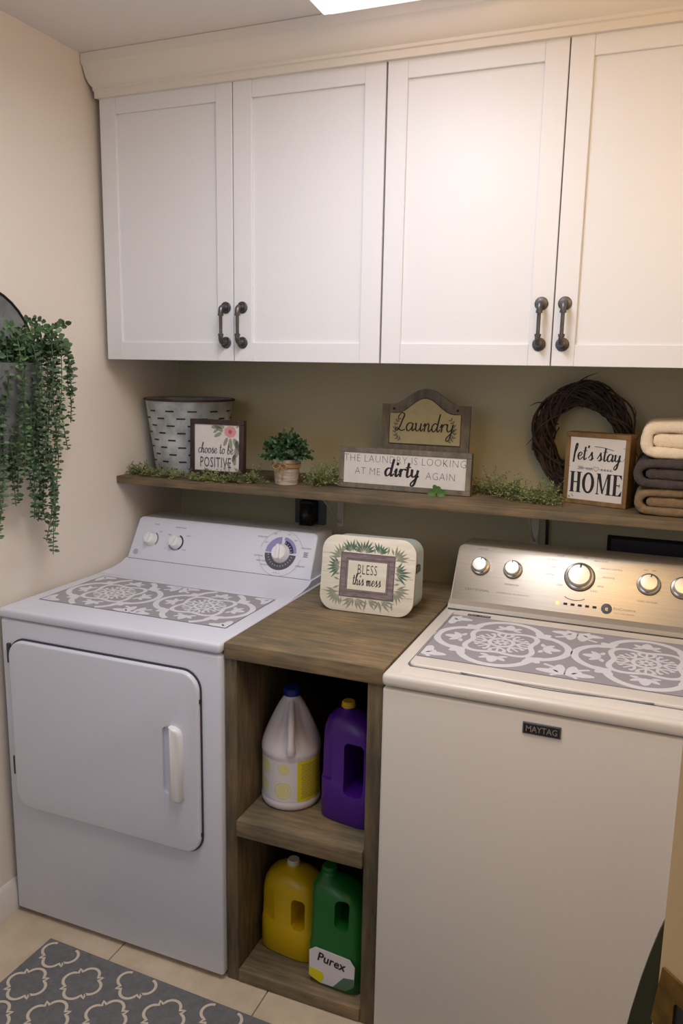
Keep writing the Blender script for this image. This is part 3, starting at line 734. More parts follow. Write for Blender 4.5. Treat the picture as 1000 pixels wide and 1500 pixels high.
# ================================================================ JUGS
def se(t, a, b, e=3.2):
    c, s_ = math.cos(t), math.sin(t)
    return (a*math.copysign(abs(c)**(2/e), c), b*math.copysign(abs(s_)**(2/e), s_))
def loft(bm, secs, T, n=36):
    rings = [[bm.verts.new(xf(T, (cx+q[0], cy+q[1], z))) for q in [se(2*PI*i/n, a, b_, e) for i in range(n)]] for (cx, cy, a, b_, z, e) in secs]
    for r1, r2_ in zip(rings, rings[1:]):
        for i in range(n): bm.faces.new([r1[i], r1[(i+1) % n], r2_[(i+1) % n], r2_[i]])
    bm.faces.new(rings[0][::-1]); bm.faces.new(rings[-1]); return bm
# bleach jug: round body, pinched conical shoulder, handle rib at the front
bj = empty('bleach_jug', (.812, -.640, .4605), 'white round jug with lemon-print label and blue cap on the middle shelf', 'jug')
TB = Matrix.Translation((.812, -.640, .4605)) @ Matrix.Rotation(math.radians(24), 4, 'Z')
bm = NB(); n = 64; rings = []
prof = [(.066, 0), (.073, .003), (.0765, .010), (.0765, .020), (.0745, .024), (.0745, .136), (.0765, .142), (.0765, .152), (.0745, .165), (.069, .182), (.061, .202), (.052, .222), (.042, .243), (.032, .262), (.023, .276), (.019, .282), (.0185, .292)]
for r, z in prof:
    ring = []
    for i in range(n):
        a = 2*PI*i/n; d = ((a+PI/2+PI) % (2*PI))-PI   # 0 at the front
        k = 0
        if .155 < z < .275:
            w = math.sin(PI*min(1, max(0, (z-.155)/.12)))**.6
            rec = max(0, min(1, (abs(d)-.10)/.25))*max(0, min(1, (1.5-abs(d))/.6)); k = .017*w*rec
        ring.append(bm.verts.new(xf(TB, ((r-k)*math.cos(a), (r-k)*math.sin(a), z))))
    rings.append(ring)
for a, b in zip(rings, rings[1:]):
    for i in range(n): bm.faces.new([a[i], a[(i+1) % n], b[(i+1) % n], b[i]])
bm.faces.new(rings[0][::-1]); bm.faces.new(rings[-1])
build('jug_body', bm, 'bleach', bj, angle=60)
hb = NB(); tube(hb, smoothpts([(0, -.074, .158), (0, -.074, .180), (0, -.060, .215), (0, -.040, .250), (0, -.024, .272)], 4), [.012]*4+[.009]*9+[.007]*4, 12, T=TB); build('handle', hb, 'bleach', bj)
cpb = NB(); lathe(cpb, [(.0215, 0), (.0215, .016), (.019, .019), (.0, .0192)], TB @ Matrix.Translation((0, 0, .284)), 24, caps=False); build('cap', cpb, 'blue', bj)
def wrap(bm, T, r, z0, z1, a0, a1, n=16):
    A = [bm.verts.new(xf(T, (r*math.cos(math.radians(a0+(a1-a0)*k/n)), r*math.sin(math.radians(a0+(a1-a0)*k/n)), z0))) for k in range(n+1)]
    B = [bm.verts.new(xf(T, (r*math.cos(math.radians(a0+(a1-a0)*k/n)), r*math.sin(math.radians(a0+(a1-a0)*k/n)), z1))) for k in range(n+1)]
    for k in range(n): bm.faces.new([A[k], A[k+1], B[k+1], B[k]])
    return bm
lb = build('label', wrap(NB(), TB, .0750, .026, .134, 150, 283, 24), 'labelw', bj)
build('label_panel', wrap(NB(), TB, .0751, .026, .134, 283, 345), 'labely', bj)['label'] = 'bright yellow label panel with small text lines'
lm = NB()
def on_cyl(bm_fn_pts, r, T):   # (angle deg, z) -> point
    return [xf(T, (r*math.cos(math.radians(a)), r*math.sin(math.radians(a)), z)) for a, z in bm_fn_pts]
for ca, cz_, rr_ in ((212, .112, .020), (256, .114, .016), (205, .060, .021), (255, .056, .023), (172, .08, .018)):
    for r0_, r1_ in ((1, .84), (.70, 0.05)):
        A = on_cyl([(ca+math.degrees(rr_*r0_*math.cos(t)/.075), max(.027, min(.133, cz_+rr_*r0_*math.sin(t)))) for t in [2*PI*k/24 for k in range(24)]], .0753, TB)
        B = on_cyl([(ca+math.degrees(rr_*r1_*math.cos(t)/.075), max(.027, min(.133, cz_+rr_*r1_*math.sin(t)))) for t in [2*PI*k/24 for k in range(24)]], .0753, TB)
        va = [lm.verts.new(p) for p in A]; vb = [lm.verts.new(p) for p in B]
        for k in range(24): lm.faces.new([va[k], va[(k+1) % 24], vb[(k+1) % 24], vb[k]])
tag(build('lemon_print', lm, 'labelp', lb), kind='stuff')
tl = NB()
for k in range(22): wrap(tl, TB, .0753, .034+k*.0043,   .0352+k*.0043, 290+(k % 3), 338-(k*7 % 9), 6)
tag(build('label_lines', tl, 'slate', bj), kind='stuff')

def jug(name, loc, rot, w, d, h, cx, mbody, mcap, label, hole, left_recess, capr=.0165, tip=0):
    root = empty(name, loc, label, 'jug')
    T = Matrix.Translation(loc) @ Matrix.Rotation(math.radians(rot), 4, 'Z')
    a, b_ = w/2, d/2
    secs = [(0, 0, a*.95, b_*.93, 0, 4), (0, 0, a, b_, .006, 4), (0, 0, a, b_, h*.34, 4), (0, 0, a*.965, b_*.96, h*.38, 4), (0, 0, a*.95, b_*.95, h*.70, 3.6), (cx*.12, 0, a*.92, b_*.92, h*.78, 3.2), (cx*.35, 0, a*.80, b_*.82, h*.85, 2.8), (cx*.65, 0, a*.56, b_*.62, h*.90, 2.4), (cx, 0, capr*1.1, capr*1.1, h*.935, 2), (cx, 0, capr*.9, capr*.9, h*.96, 2)]
    bm = loft(NB(), secs, T)
    x0_, x1_, z0_, z1_ = hole
    c = NB(); prism(c, rrect(x0_, x1_, z0_, z1_, .014, 5), .2, T @ Matrix(((1, 0, 0, 0), (0, 0, -1, 0), (0, 1, 0, 0), (0, 0, 0, 1))), -.2)
    bm = boolean(bm, c)
    if left_recess:
        x0_, x1_, z0_, z1_ = left_recess
        c = NB(); prism(c, rrect(x0_, x1_, z0_, z1_, .006, 4), .2, T @ Matrix(((1, 0, 0, 0), (0, 0, -1, 0), (0, 1, 0, 0), (0, 0, 0, 1))), b_*.76)
        bm = boolean(bm, c)
    build('jug_body', bm, mbody, root, angle=40)
    cb = NB(); nn = 20
    lathe(cb, [(capr*1.08, h*.955), (capr*1.08, h*.965), (capr, h*.967), (capr, h-.003), (capr*.86, h), (0.001, h)], T @ Matrix.Translation((cx, 0, 0)), 24, caps=False)
    build('cap', cb, mcap, root)
    return root, T
jug('cleaner_jug', (.990, -.655, .4605), -8, .150, .105, .300, -.018, 'purple', 'capy', 'purple jug with yellow cap on the middle shelf', (.000, .052, .080, .215), (-.072, -.034, .105, .225))
jug('detergent_jug', (.8265, -.645, .0365), -6, .165, .115, .250, -.004, 'yellow', 'capw', 'yellow jug with white cap on the bottom shelf', (.022, .060, .09, .175), (-.079, -.030, .095, .18))
pj, TP = jug('detergent_bottle', (.984, -.700, .0365), -4, .150, .110, .300, -.036, 'green', 'green', 'green detergent jug with white front label at the right of the bottom shelf', (.004, .042, .17, .245), None, .019)
TF = TP @ Matrix(((1, 0, 0, 0), (0, 0, -1, -.0553), (0, 1, 0, 0), (0, 0, 0, 1)))
b = NB(); prism(b, [(-.062, .020), (-.030, .008), (.040, .012), (.062, .030), (.064, .085), (.050, .102), (-.045, .104), (-.062, .090)], .0012, TF); lbl = build('label', b, 'labelw', pj)
b = NB(); prism(b, [(-.060, .018), (-.030, .008), (-.020, .026), (-.024, .040), (-.062, .044)], .0018, TF); build('label_burst', b, 'labely', lbl)
b = NB(); prism(b, [(.005, .010), (.040, .012), (.062, .030), (.062, .052), (.034, .046)], .0018, TF); build('label_splash', b, 'leafink', lbl)
build('label_lettering', text_bm('Purex', .034, TF @ Matrix.Translation((-.002, .068, .0020)) @ Matrix.Rotation(-.08, 4, 'Z'), .95, shear=.15, off=.0006), 'ink', lbl)

# ================================================================ SIGNS
def framed(root, T, w, h, fwid, dep, mf, mp, face=.004):
    """box frame: four rails (mitre-less) and a recessed face; T: x right, y up, z outward; origin bottom-left of the front plane"""
    for (a, b_, c, d) in ((0, w, h-fwid, h), (0, w, 0, fwid), (0, fwid, fwid, h-fwid), (w-fwid, w, fwid, h-fwid)):
        bm = NB(); bx(bm, a+.0001, b_-.0001, c+.0001, d-.0001, -dep, 0, .001, 1, T); build('frame_rail', bm, mf, root)
    bm = NB(); bx(bm, fwid-.001, w-fwid+.001, fwid-.001, h-fwid+.001, -dep+.001, -face, 0, 1, T)
    return build('sign_face', bm, mp, root)
# POSITIVE
TS = frameT((.243, -.212, 1.2215), (1, .02, 0), (-.02, -1, .03))
ps = empty('framed_sign', (.34, -.21, 1.206), 'small square dark-framed sign reading choose to be POSITIVE with pink rose', 'sign')
pf = framed(ps, TS, .190, .176, .0155, .020, 'darkwood', 'paper')
b = NB(); bx(b, .045, .150, -.0155, 0, -.03, .004, .002, 1, TS); build('stand', b, 'darkwood', ps)
Tl = TS @ Matrix.Translation((.092, 0, -.0036))
b = script_bm('choose to be', .0165, Tl @ Matrix.Translation((-.002, .070, 0)), w=.19, xs=.75, contrast=.4); build('sign_lettering', b, 'slate', pf)
b = text_bm('POSITIVE', .046, Tl @ Matrix.Translation((-.002, .0265, 0)), .56, off=.0004, spacing=1.10); build('sign_lettering', b, 'slate', pf)
Tr = TS @ Matrix.Translation((.142, .140, -.0036))
b = NB()
for cx, cy, a, L in ((-.025, .0, 2.6, .035), (-.02, .012, 2.9, .04), (-.01, -.018, 4.3, .03), (.0, -.02, 4.8, .034), (.012, -.02, 5.2, .045), (.022, -.025, 5.0, .05), (-.03, -.004, 3.6, .03), (.02, .014, .4, .014), (-.042, .008, 3.8, .022), (-.038, .014, 3.2, .03), (.018, -.05, 4.9, .03), (.008, -.095, 1.2, .03), (.016, -.105, 1.6, .035), (.0, -.108, 2.4, .02)):
    pts = [(cx+L*.5*(1+math.cos(t))*math.cos(a)-L*.20*math.sin(t)*math.sin(a), cy+L*.5*(1+math.cos(t))*math.sin(a)+L*.20*math.sin(t)*math.cos(a)) for t in [2*PI*k/10 for k in range(10)]]
    pts = [(max(-.12, min(.0315, x)), max(-.122, min(.0185, y))) for x, y in pts]; poly(b, pts, Tr, .0001)
build('leaf_print', b, 'leafink2', pf, smooth=False)
b = NB()
for k in range(7): disc(b, .0105, Tr, .0002+.00002*k, 14, c=(.011*math.cos(k*.9), min(.0075, .008*math.sin(k*.9))))
disc(b, .011, Tr, .0004, 14); build('rose_print', b, 'rose', pf, smooth=False)
b = NB(); disc(b, .0058, Tr, .0006, 12); disc(b, .0078, Tr, .0006, 20, .0070); build('rose_print', b, 'rosed', pf, smooth=False)
# laundry arched plaque
TS = frameT((.8285, -.052, 1.2065), (1, 0, 0), (0, -1, .04))
ls = empty('arched_plaque', (.965, -.05, 1.206), 'arched grey wooden plaque with cream panel reading Laundry, behind the long sign', 'sign')
def arch(w, hs, hp, ins, yb_):
    pts = [(ins, yb_), (w-ins, yb_), (w-ins, hs-ins)]
    xs_ = [w-ins-(w-2*ins)*k/24 for k in range(1, 24)]
    for x in xs_:
        t = abs(x-w/2)/(w/2-ins); sh_ = 0 if t > .80 else (math.cos(PI*t/.80)+1)/2
        pts.append((x, hs-ins+(hp-hs)*sh_*(1 if ins < .01 else .95)))
    pts.append((ins, hs-ins)); return pts
b = NB(); prism(b, arch(.274, .252, .300, 0, 0), 0, TS, -.012); build('board', b, 'greywood', ls)
b = NB(); prism(b, arch(.274, .252, .300, .027, .134), .0035, TS, .0002); pn = build('raised_panel', b, 'kraft', ls)
b = NB(); pts = arch(.274, .252, .300, .0262, .133); ribbon(b, pts+[pts[0]], .0018, TS, .0037, False); build('panel_edge', b, 'ink', pn)
b = NB()
for px in (.038, .236): disc(b, .0042, TS, .0004, 12, c=(px, .238))
build('nail_hole', b, 'ink', ls)
Tl = TS @ Matrix.Translation((.137, .172, .0045))
build('sign_lettering', script_bm('Laundry', .0255, Tl, w=.17, xs=.92, contrast=.35), 'ink', pn)
b = NB()
for sx in (-1, 1):
    st_ = [(sx*.072, -.026), (sx*.086, -.020), (sx*.093, .0), (sx*.090, .022), (sx*.080, .038)]
    sp = smoothpts(st_, 4); ribbon(b, sp, .0012, Tl, 0)
    for k in range(1, len(sp), 2):
        for s2_ in (-1, 1):
            t = (sp[min(k+1, len(sp)-1)]-sp[k-1]); a = math.atan2(t.y, t.x)+s2_*.8; L = .011
            poly(b, [(sp[k].x, sp[k].y), (sp[k].x+L*.5*math.cos(a+.35), sp[k].y+L*.5*math.sin(a+.35)), (sp[k].x+L*math.cos(a), sp[k].y+L*math.sin(a)), (sp[k].x+L*.5*math.cos(a-.35), sp[k].y+L*.5*math.sin(a-.35))], Tl, .00005)
build('laurel_print', b, 'slate', pn)
# long sign
TS = frameT((.728, -.146, 1.2075), (1, -.012, 0), (-.012, -1, .06))
ds = empty('framed_sign', (.93, -.15, 1.206), 'long white sign in grey wood frame reading THE LAUNDRY IS LOOKING AT ME dirty AGAIN', 'sign')
df = framed(ds, TS, .408, .123, .0155, .022, 'greywood', 'paper')
Tl = TS @ Matrix.Translation((.204, 0, -.0036))
build('sign_lettering', text_bm('THE LAUNDRY IS LOOKING', .0315, Tl @ Matrix.Translation((0, .080, 0)), .90, off=-.0007, spacing=1.08), 'slate', df)
build('sign_lettering', text_bm('AT ME', .0315, Tl @ Matrix.Translation((-.112, .042, 0)), .88, off=-.0007, spacing=1.08), 'slate', df)
build('sign_lettering', text_bm('AGAIN', .0315, Tl @ Matrix.Translation((.114, .040, 0)), .88, off=-.0007, spacing=1.08), 'slate', df)
build('sign_lettering', script_bm('dirty', .0245, Tl @ Matrix.Translation((-.006, .042, 0)), w=.32, xs=1.0, contrast=.6), 'ink', df)
# small clover sprig lying over the front of the long sign
sg = NB()
for c0 in ((1.043, -.172, 1.225), (1.062, -.178, 1.216), (1.034, -.176, 1.215)):
    tube(sg, [(1.05, -.176, 1.207), c0], .0010, 5)
    for k in range(4):
        a = k*1.57+.5; leaf(sg, Vector(c0), (math.cos(a), -.25, math.sin(a)), (0, -1, 0), .016, .015)
tag(build('clover_sprig', sg, 'sprig'), 'small green clover sprig in front of the long white sign', 'sprig')
# HOME block
a = math.radians(-16)
u = (math.cos(a), math.sin(a), 0); nn = (math.sin(a), -math.cos(a), 0)
TS = frameT((1.387, -.105, 1.2065), u, nn)
hs = empty('block_sign', (1.47, -.13, 1.206), "square oak-framed block sign reading let's stay HOME, in front of the wreath", 'sign')
hf = framed(hs, TS, .176, .196, .0125, .052, 'oak', 'paper', .003)
Tl = TS @ Matrix.Translation((.088, 0, -.0026))
build('sign_lettering', script_bm("Ket's stay", .0205, Tl @ Matrix.Translation((-.002, .122, 0)), w=.24, xs=.80, contrast=.62), 'ink', hf)
def serif(bm, segs, T, x):
    for s_ in segs:
        poly(bm, [(x+p[0], p[1]) for p in s_], T, 0)
def rct(x0, x1, y0, y1): return [(x0, y0), (x1, y0), (x1, y1), (x0, y1)]
b = NB(); H = .052; t = .0085; e = .0024; y_ = .034
def RR(x0, x1, y0, y1): poly(b, rct(x0, x1, y_+y0, y_+y1), Tl, 0)
X = -.068   # H
RR(X, X+t, 0, H); RR(X+.018, X+.018+t, 0, H); RR(X+t, X+.018, H*.47, H*.53)
for xx in (X-.003, X+.015):
    RR(xx, xx+t+.006, -e, 0); RR(xx, xx+t+.006, H, H+e)
X = -.019   # O
pp = []; N_ = 28
for k in range(N_):
    a0_, a1_ = 2*PI*k/N_, 2*PI*(k+1)/N_
    o_ = lambda a: (X+.0170*math.cos(a), y_+H/2+(H/2+.003)*math.sin(a)); i_ = lambda a: (X+.0085*math.cos(a), y_+H/2+(H/2-.002)*math.sin(a))
    poly(b, [o_(a0_), o_(a1_), i_(a1_), i_(a0_)], Tl, 0)
X = .006    # M
RR(X, X+.003, 0, H); RR(X+.027, X+.027+t, 0, H)
poly(b, [(X, y_+H), (X+t, y_+H), (X+.0185, y_), (X+.0135, y_)], Tl, 0.00002); poly(b, [(X+.0135, y_), (X+.0165, y_), (X+.029, y_+H), (X+.026, y_+H)], Tl, 0.00004)
RR(X-.003, X+.006, -e, 0); RR(X+.024, X+.039, -e, 0); RR(X-.003, X+t, H, H+e); RR(X+.026, X+.039, H, H+e)
X = .050    # E
RR(X, X+t, 0, H); RR(X-.003, X+.022, -e, 0); RR(X-.003, X+.021, H, H+e); RR(X+t, X+.017, H*.48, H*.53)
poly(b, [(X+.022, y_-e), (X+.0235, y_+.013), (X+.0145, y_)], Tl, .00001); poly(b, [(X+.021, y_+H+e), (X+.022, y_+H-.011), (X+.0145, y_+H)], Tl, .00001); RR(X+.0155, X+.017, H*.40, H*.61)
build('sign_lettering', b, 'ink', hf, smooth=False)
b = NB()
ribbon(b, [(-.046, .1), (-.012, .1)], .0010, Tl, 0); ribbon(b, [(.008, .0985), (.046, .0975)], .0010, Tl, 0)
for k in range(4):
    for s2_ in (-1, 1):
        ribbon(b, [(-.046+k*.004, .1), (-.051+k*.004, .1+s2_*.005)], .0011, Tl, 0)
for k in range(4):
    for s2_ in (-1, 1):
        for x_ in (-.028+k*.005, .014+k*.008):
            ribbon(b, [(x_, .0985), (x_+.004, .0985+s2_*.003)], .0015, Tl, .00002)
ht = [(0, .0925), (-.007, .100), (-.0065, .1045), (-.003, .1055), (0, .102), (.003, .1055), (.0065, .1045), (.007, .100)]
ribbon(b, ht+[ht[0]], .0011, Tl, .00003)
ribbon(b, smoothpts([(-.080, .125), (-.083, .110), (-.079, .098), (-.073, .104)], 5), .0010, Tl, 0)
ribbon(b, smoothpts([(.055, .140), (.068, .125), (.078, .140), (.080, .158), (.070, .160)], 5), .0010, Tl, 0)
ribbon(b, smoothpts([(-.008, .160), (.020, .158), (.045, .152)], 5), .0018, Tl, 0)
build('arrow_print', b, 'slate', hf)

# BLESS THIS MESS box
bbx = empty('box_sign', (.93, -.42, .914), 'rounded white box sign reading BLESS this mess with painted leaves, standing on the wooden unit', 'sign')
a = math.radians(3); tilt = .16
u = Vector((math.cos(a), math.sin(a), 0)); nn = Vector((math.sin(a), -math.cos(a), tilt)).normalized()
TS = frameT((.7985, -.440, .9150), u, nn)
TS = frameT(Vector((.7985, -.440, .9150)), u, nn)
b = NB(); pad(b, rrect(0, .262, 0, .205, .042, 10), .006, TS, .0015, 2, ); 
lidm = build('front_panel', b, 'shiplap', bbx)
b = NB(); prism(b, rrect(.001, .261, .001, .204, .0415, 10), 0, TS, -.010); build('panel_rim', b, 'mauve', bbx)
# box body behind, upright
ub = frameT((.7985, -.440, .9150), u, Vector((math.sin(a), -math.cos(a), 0)))
bd = NB(); rb = rrect(.014, .280, .0, .196, .034, 8)
f0 = [TS @ Vector((p[0], p[1]+.002, -.010)) for p in rrect(.010, .254, .004, .200, .038, 8)]
f1 = [ub @ Vector((p[0], p[1], -.105)) for p in rrect(.012, .262, .0, .192, .036, 8)]
va = [bd.verts.new(p) for p in f0]; vb = [bd.verts.new(p) for p in f1]
for k in range(len(va)): bd.faces.new([va[k], va[(k+1) % len(va)], vb[(k+1) % len(va)], vb[k]])
bd.faces.new(va); bd.faces.new(vb[::-1]); build('box_body', bd, 'boxside', bbx, angle=50)
b = NB(); bx(b, 1.0525, 1.0605, -.405, -.365, 1.03, 1.05, .003, 2); build('finger_slot', b, 'dark', bbx)
Tq = TS @ Matrix.Translation((0, 0, .0062))
b = NB()
for yy in (.052, .103, .154): ribbon(b, [(.001 if 0 else .003, yy), (.259, yy)], .0009, Tq, 0)
build('plank_line', b, 'leafink2', lidm)
g = NB(); g2 = NB()
random.seed(3)
cx, cy, hw, hh = .131, .100, .072, .058
def lf(bmx, x, y, a_, L, w_, z):
    pts = [(x, y), (x+L*.5*math.cos(a_)-w_*.5*math.sin(a_), y+L*.5*math.sin(a_)+w_*.5*math.cos(a_)), (x+L*math.cos(a_), y+L*math.sin(a_)), (x+L*.5*math.cos(a_)+w_*.5*math.sin(a_), y+L*.5*math.sin(a_)-w_*.5*math.cos(a_))]
    if all(.004 < p[0] < .258 and .004 < p[1] < .201 for p in pts): poly(bmx, pts, Tq, z)
zc = 0
for (x, y, base, kk, L) in ((.118, .160, PI/2, 9, .036), (.205, .150, .7, 6, .034), (.06, .145, 2.4, 6, .034), (.055, .12, PI, 7, .034), (.208, .115, .15, 7, .036), (.05, .05, 3.9, 8, .032), (.100, .040, -PI/2, 9, .034), (.135, .040, -1.2, 7, .036), (.21, .07, -.6, 8, .034), (.170, .040, -1.1, 7, .034), (.160, .160, 1.2, 6, .03), (.085, .16, 1.9, 6, .03)):
    dark = R(0, 1) < .55
    for k in range(kk):
        a_ = base+(k-(kk-1)/2)*.30; zc += 1
        lf(g if dark else g2, x+.005*math.cos(a_), y+.005*math.sin(a_), a_, L*R(.8, 1.15), .0065, .00015+.000004*(zc % 30))
for side in (-1, 1):   # rows of small leaflets along the frame
    for k in range(9):
        lf(g2, .062+k*.0175, cy+side*(hh+.004), side*PI/2+R(-.5, .5), R(.016, .026), .006, .0003)
        if k < 7: lf(g2, cx+side*(hw+.004), .052+k*.016, (0 if side > 0 else PI)+R(-.5, .5), R(.016, .028), .006, .0003)
tag(build('leaf_print', g, 'leafink', lidm, smooth=False), kind='stuff'); tag(build('leaf_print', g2, 'leafink2', lidm, smooth=False), kind='stuff')
# printed picture frame
b = NB()
for r0_, r1_, z_, m_ in ():
    pass
def rring(bm, x0, x1, y0, y1, w_, z):
    poly(bm, rct(x0, x1, y0, y0+w_), Tq, z); poly(bm, rct(x0, x1, y1-w_, y1), Tq, z); poly(bm, rct(x0, x0+w_, y0+w_, y1-w_), Tq, z); poly(bm, rct(x1-w_, x1, y0+w_, y1-w_), Tq, z)
poly(b, rct(cx-hw-.004, cx+hw+.004, cy-hh-.002, cy+hh+.002), Tq, .0006); build('frame_print', b, 'mauve', lidm)
b = NB(); rring(b, cx-hw-.004, cx+hw+.004, cy-hh-.002, cy+hh+.002, .0022, .0008); rring(b, cx-hw+.012, cx+hw-.012, cy-hh+.013, cy+hh-.013, .0016, .0008); rring(b, cx-hw+.017, cx+hw-.017, cy-hh+.018, cy+hh-.018, .0014, .0008); build('frame_print_line', b, 'slate', lidm)
b = NB(); poly(b, rct(cx-hw+.018, cx+hw-.018, cy-hh+.019, cy+hh-.019), Tq, .0009); fi = build('frame_print_centre', b, 'shiplap', lidm)
Tl = Tq @ Matrix.Translation((cx, cy, .0011))
build('sign_lettering', text_bm('BLESS', .038, Tl @ Matrix.Translation((0, .004, 0)), .56, off=-.0003, spacing=1.1), 'ink', fi)
build('sign_lettering', script_bm('this mess', .0155, Tl @ Matrix.Translation((0, -.026, 0)), w=.17, xs=.66, contrast=.5), 'ink', fi)

# ================================================================ BUCKET
bu = empty('olive_bucket', (.152, -.07, 1.206), 'galvanised olive bucket with rows of slots and rusty rim on the shelf', 'bucket')
BX, BY, BZ = .152, -.066, 1.2065
def br(z): return .113+(.145-.113)*(z/.245)
b = NB(); Tk = Matrix.Translation((BX, BY, BZ))
pr = [(br(0)-.004, .004), (br(0), 0)]+[(br(z), z) for z in (.06, .12, .18, .236)]+[(.1475, .240), (.1495, .244), (.1475, .248), (.143, .246), (.140, .235)]+[(br(z)-.004, z) for z in (.18, .06, .008)]
lathe(b, pr, Tk, 64, caps=False); disc(b, br(0)-.001, Tk, .006, 64)
build('bucket_body', b, 'galv', bu, angle=60)
b = NB(); tube_pts = [(.1478*math.cos(2*PI*k/64), .1478*math.sin(2*PI*k/64), .2445) for k in range(65)]; tube(b, tube_pts, .0038, 8, False, Tk); build('rim', b, 'rust', bu)
sl = NB()
for row in range(9):
    z = .022+row*.0235
    for k in range(12):
        ac = 2*PI*(k+.5*(row % 2))/12+.1; r = br(z)+.0009
        A = [sl.verts.new(Tk @ Vector((r*math.cos(ac+d_), r*math.sin(ac+d_), z+zz))) for zz, dd_ in ((-.0024, 1), (.0024, -1)) for d_ in ((-.105, -.035, .035, .105) if dd_ > 0 else (.105, .035, -.035, -.105))]
        sl.faces.new([A[0], A[1], A[6], A[7]]); sl.faces.new([A[1], A[2], A[5], A[6]]); sl.faces.new([A[2], A[3], A[4], A[5]])
tag(build('slot', sl, 'ink', bu), 'rows of small dark slots', kind='stuff')

# ================================================================ POTTED PLANT
pp_ = empty('potted_topiary', (.562, -.17, 1.206), 'small bark-wrapped pot with twine bow and bushy dark green plant on the shelf', 'potted plant')
Tk = Matrix.Translation((.566, -.172, 1.2062))
b = NB(); lathe(b, [(.034, 0), (.036, .002), (.041, .066), (.044, .068), (.046, .080), (.042, .080), (.039, .070)], Tk, 28, caps=False); disc(b, .034, Tk, 0, 28); disc(b, .041, Tk, .072, 28)
build('pot', b, 'birch', pp_)
b = NB()
for zz in (.057, .0605, .064): tube(b, [((.0425+.0002*i)*math.cos(2*PI*k/24), (.0425)*math.sin(2*PI*k/24), zz) for i, k in enumerate(range(25))], .0019, 6, False, Tk)
for s2_ in (-1, 1):
    tube(b, smoothpts([(0, -.044, .060), (s2_*.014, -.048, .068), (s2_*.024, -.047, .060), (s2_*.014, -.048, .052), (0, -.045, .060)], 4), .0018, 6, T=Tk)
    tube(b, smoothpts([(0, -.045, .060), (s2_*.008, -.046, .042), (s2_*.006, -.044, .022)], 4), .0017, 6, T=Tk)
build('twine_bow', b, 'twine', pp_)
random.seed(11)
b = NB()
for k in range(210):
    th = R(0, 2*PI); ph = math.acos(R(-.15, 1)); rr_ = R(.6, 1.0)
    d = Vector((math.cos(th)*math.sin(ph), math.sin(th)*math.sin(ph), math.cos(ph)))
    base = Vector((.566, -.172, 1.292)); tip = base+Vector((d.x*.078, d.y*.070, d.z*.066+.006))*rr_
    if k % 5 == 0: tip += d*.014
    for j in range(6):
        p = base.lerp(tip, .55+.45*j/5); dd_ = (d+rv(.9)).normalized(); leaf(b, p, dd_, d+rv(.3), R(.011, .017), R(.008, .011))
tag(build('foliage', b, 'leafd', pp_, smooth=False), kind='stuff')
b = NB()
for k in range(40):
    th = R(0, 2*PI); ph = R(.1, 1.45); d = Vector((math.cos(th)*math.sin(ph)*.075, math.sin(th)*math.sin(ph)*.065, math.cos(ph)*.065))
    tube(b, [(.566, -.172, 1.279), Vector((.566, -.172, 1.292))+d*.9], .0009, 4)
tag(build('stem', b, 'stem', pp_), kind='stuff')

# ================================================================ GARLANDS
def garland(path, n, spread, label, hts, seed=5, m='sage', name='garland'):
    random.seed(seed)
    pts = smoothpts(path, 6)
    root = empty(name, tuple(pts[len(pts)//2]), label, 'garland')
    b = NB(); tube(b, pts, .0022, 6); build('stem', b, 'stem', root)
    b = NB()
    for k in range(n):
        i = R(0, len(pts)-1.001); p = pts[int(i)].lerp(pts[int(i)+1], i % 1)
        d = Vector((R(-1, 1), R(-1, .55), R(-.05, 1)*hts)).normalized(); L = R(.4, 1)*spread
        q = p.copy(); q.z += .003; steps = 8
        cur = d.copy(); last = q.copy()
        for j in range(steps):
            cur = (cur+rv(.22)+Vector((0, 0, -.05))).normalized(); nq = last+cur*L/steps
            if nq.z < 1.2085: nq.z = 1.2085
            if nq.y > YB-.006: nq.y = YB-.006
            if nq.x < .004: nq.x = .004
            s_ = cur.orthogonal().normalized()*.0006
            va = [b.verts.new(last-s_), b.verts.new(last+s_), b.verts.new(nq)]; b.faces.new(va)
            for s2_ in (-1, 1):
                ld_ = (cur*.7+cur.cross(rv(1)).normalized()*.8*s2_).normalized()
                if ld_.z < 0 and nq.z < 1.215: ld_.z *= -.3
                if nq.x < .015: ld_.x = abs(ld_.x)
                leaf(b, nq, ld_, rv(1), R(.006, .011), R(.0024, .0045))
            last = nq
    tag(build('foliage', b, m, root, smooth=False), kind='stuff')
garland([(.02, -.205, 1.209), (.09, -.215, 1.212), (.20, -.235, 1.212), (.34, -.245, 1.211), (.42, -.22, 1.212), (.47, -.19, 1.213)], 190, .055, 'fine sage-green garland lying on the shelf below the olive bucket', .75, 5)
garland([(.655, -.15, 1.211), (.675, -.14, 1.215), (.70, -.12, 1.214), (.73, -.09, 1.212)], 110, .072, 'bushy sage-green garland between the small pot and the long sign', 1.4, 6)
garland([(1.155, -.05, 1.212), (1.20, -.09, 1.215), (1.27, -.12, 1.213), (1.335, -.15, 1.211), (1.365, -.17, 1.211)], 190, .075, 'sage-green garland between the long sign and the wreath', 1.2, 8, 'sage')

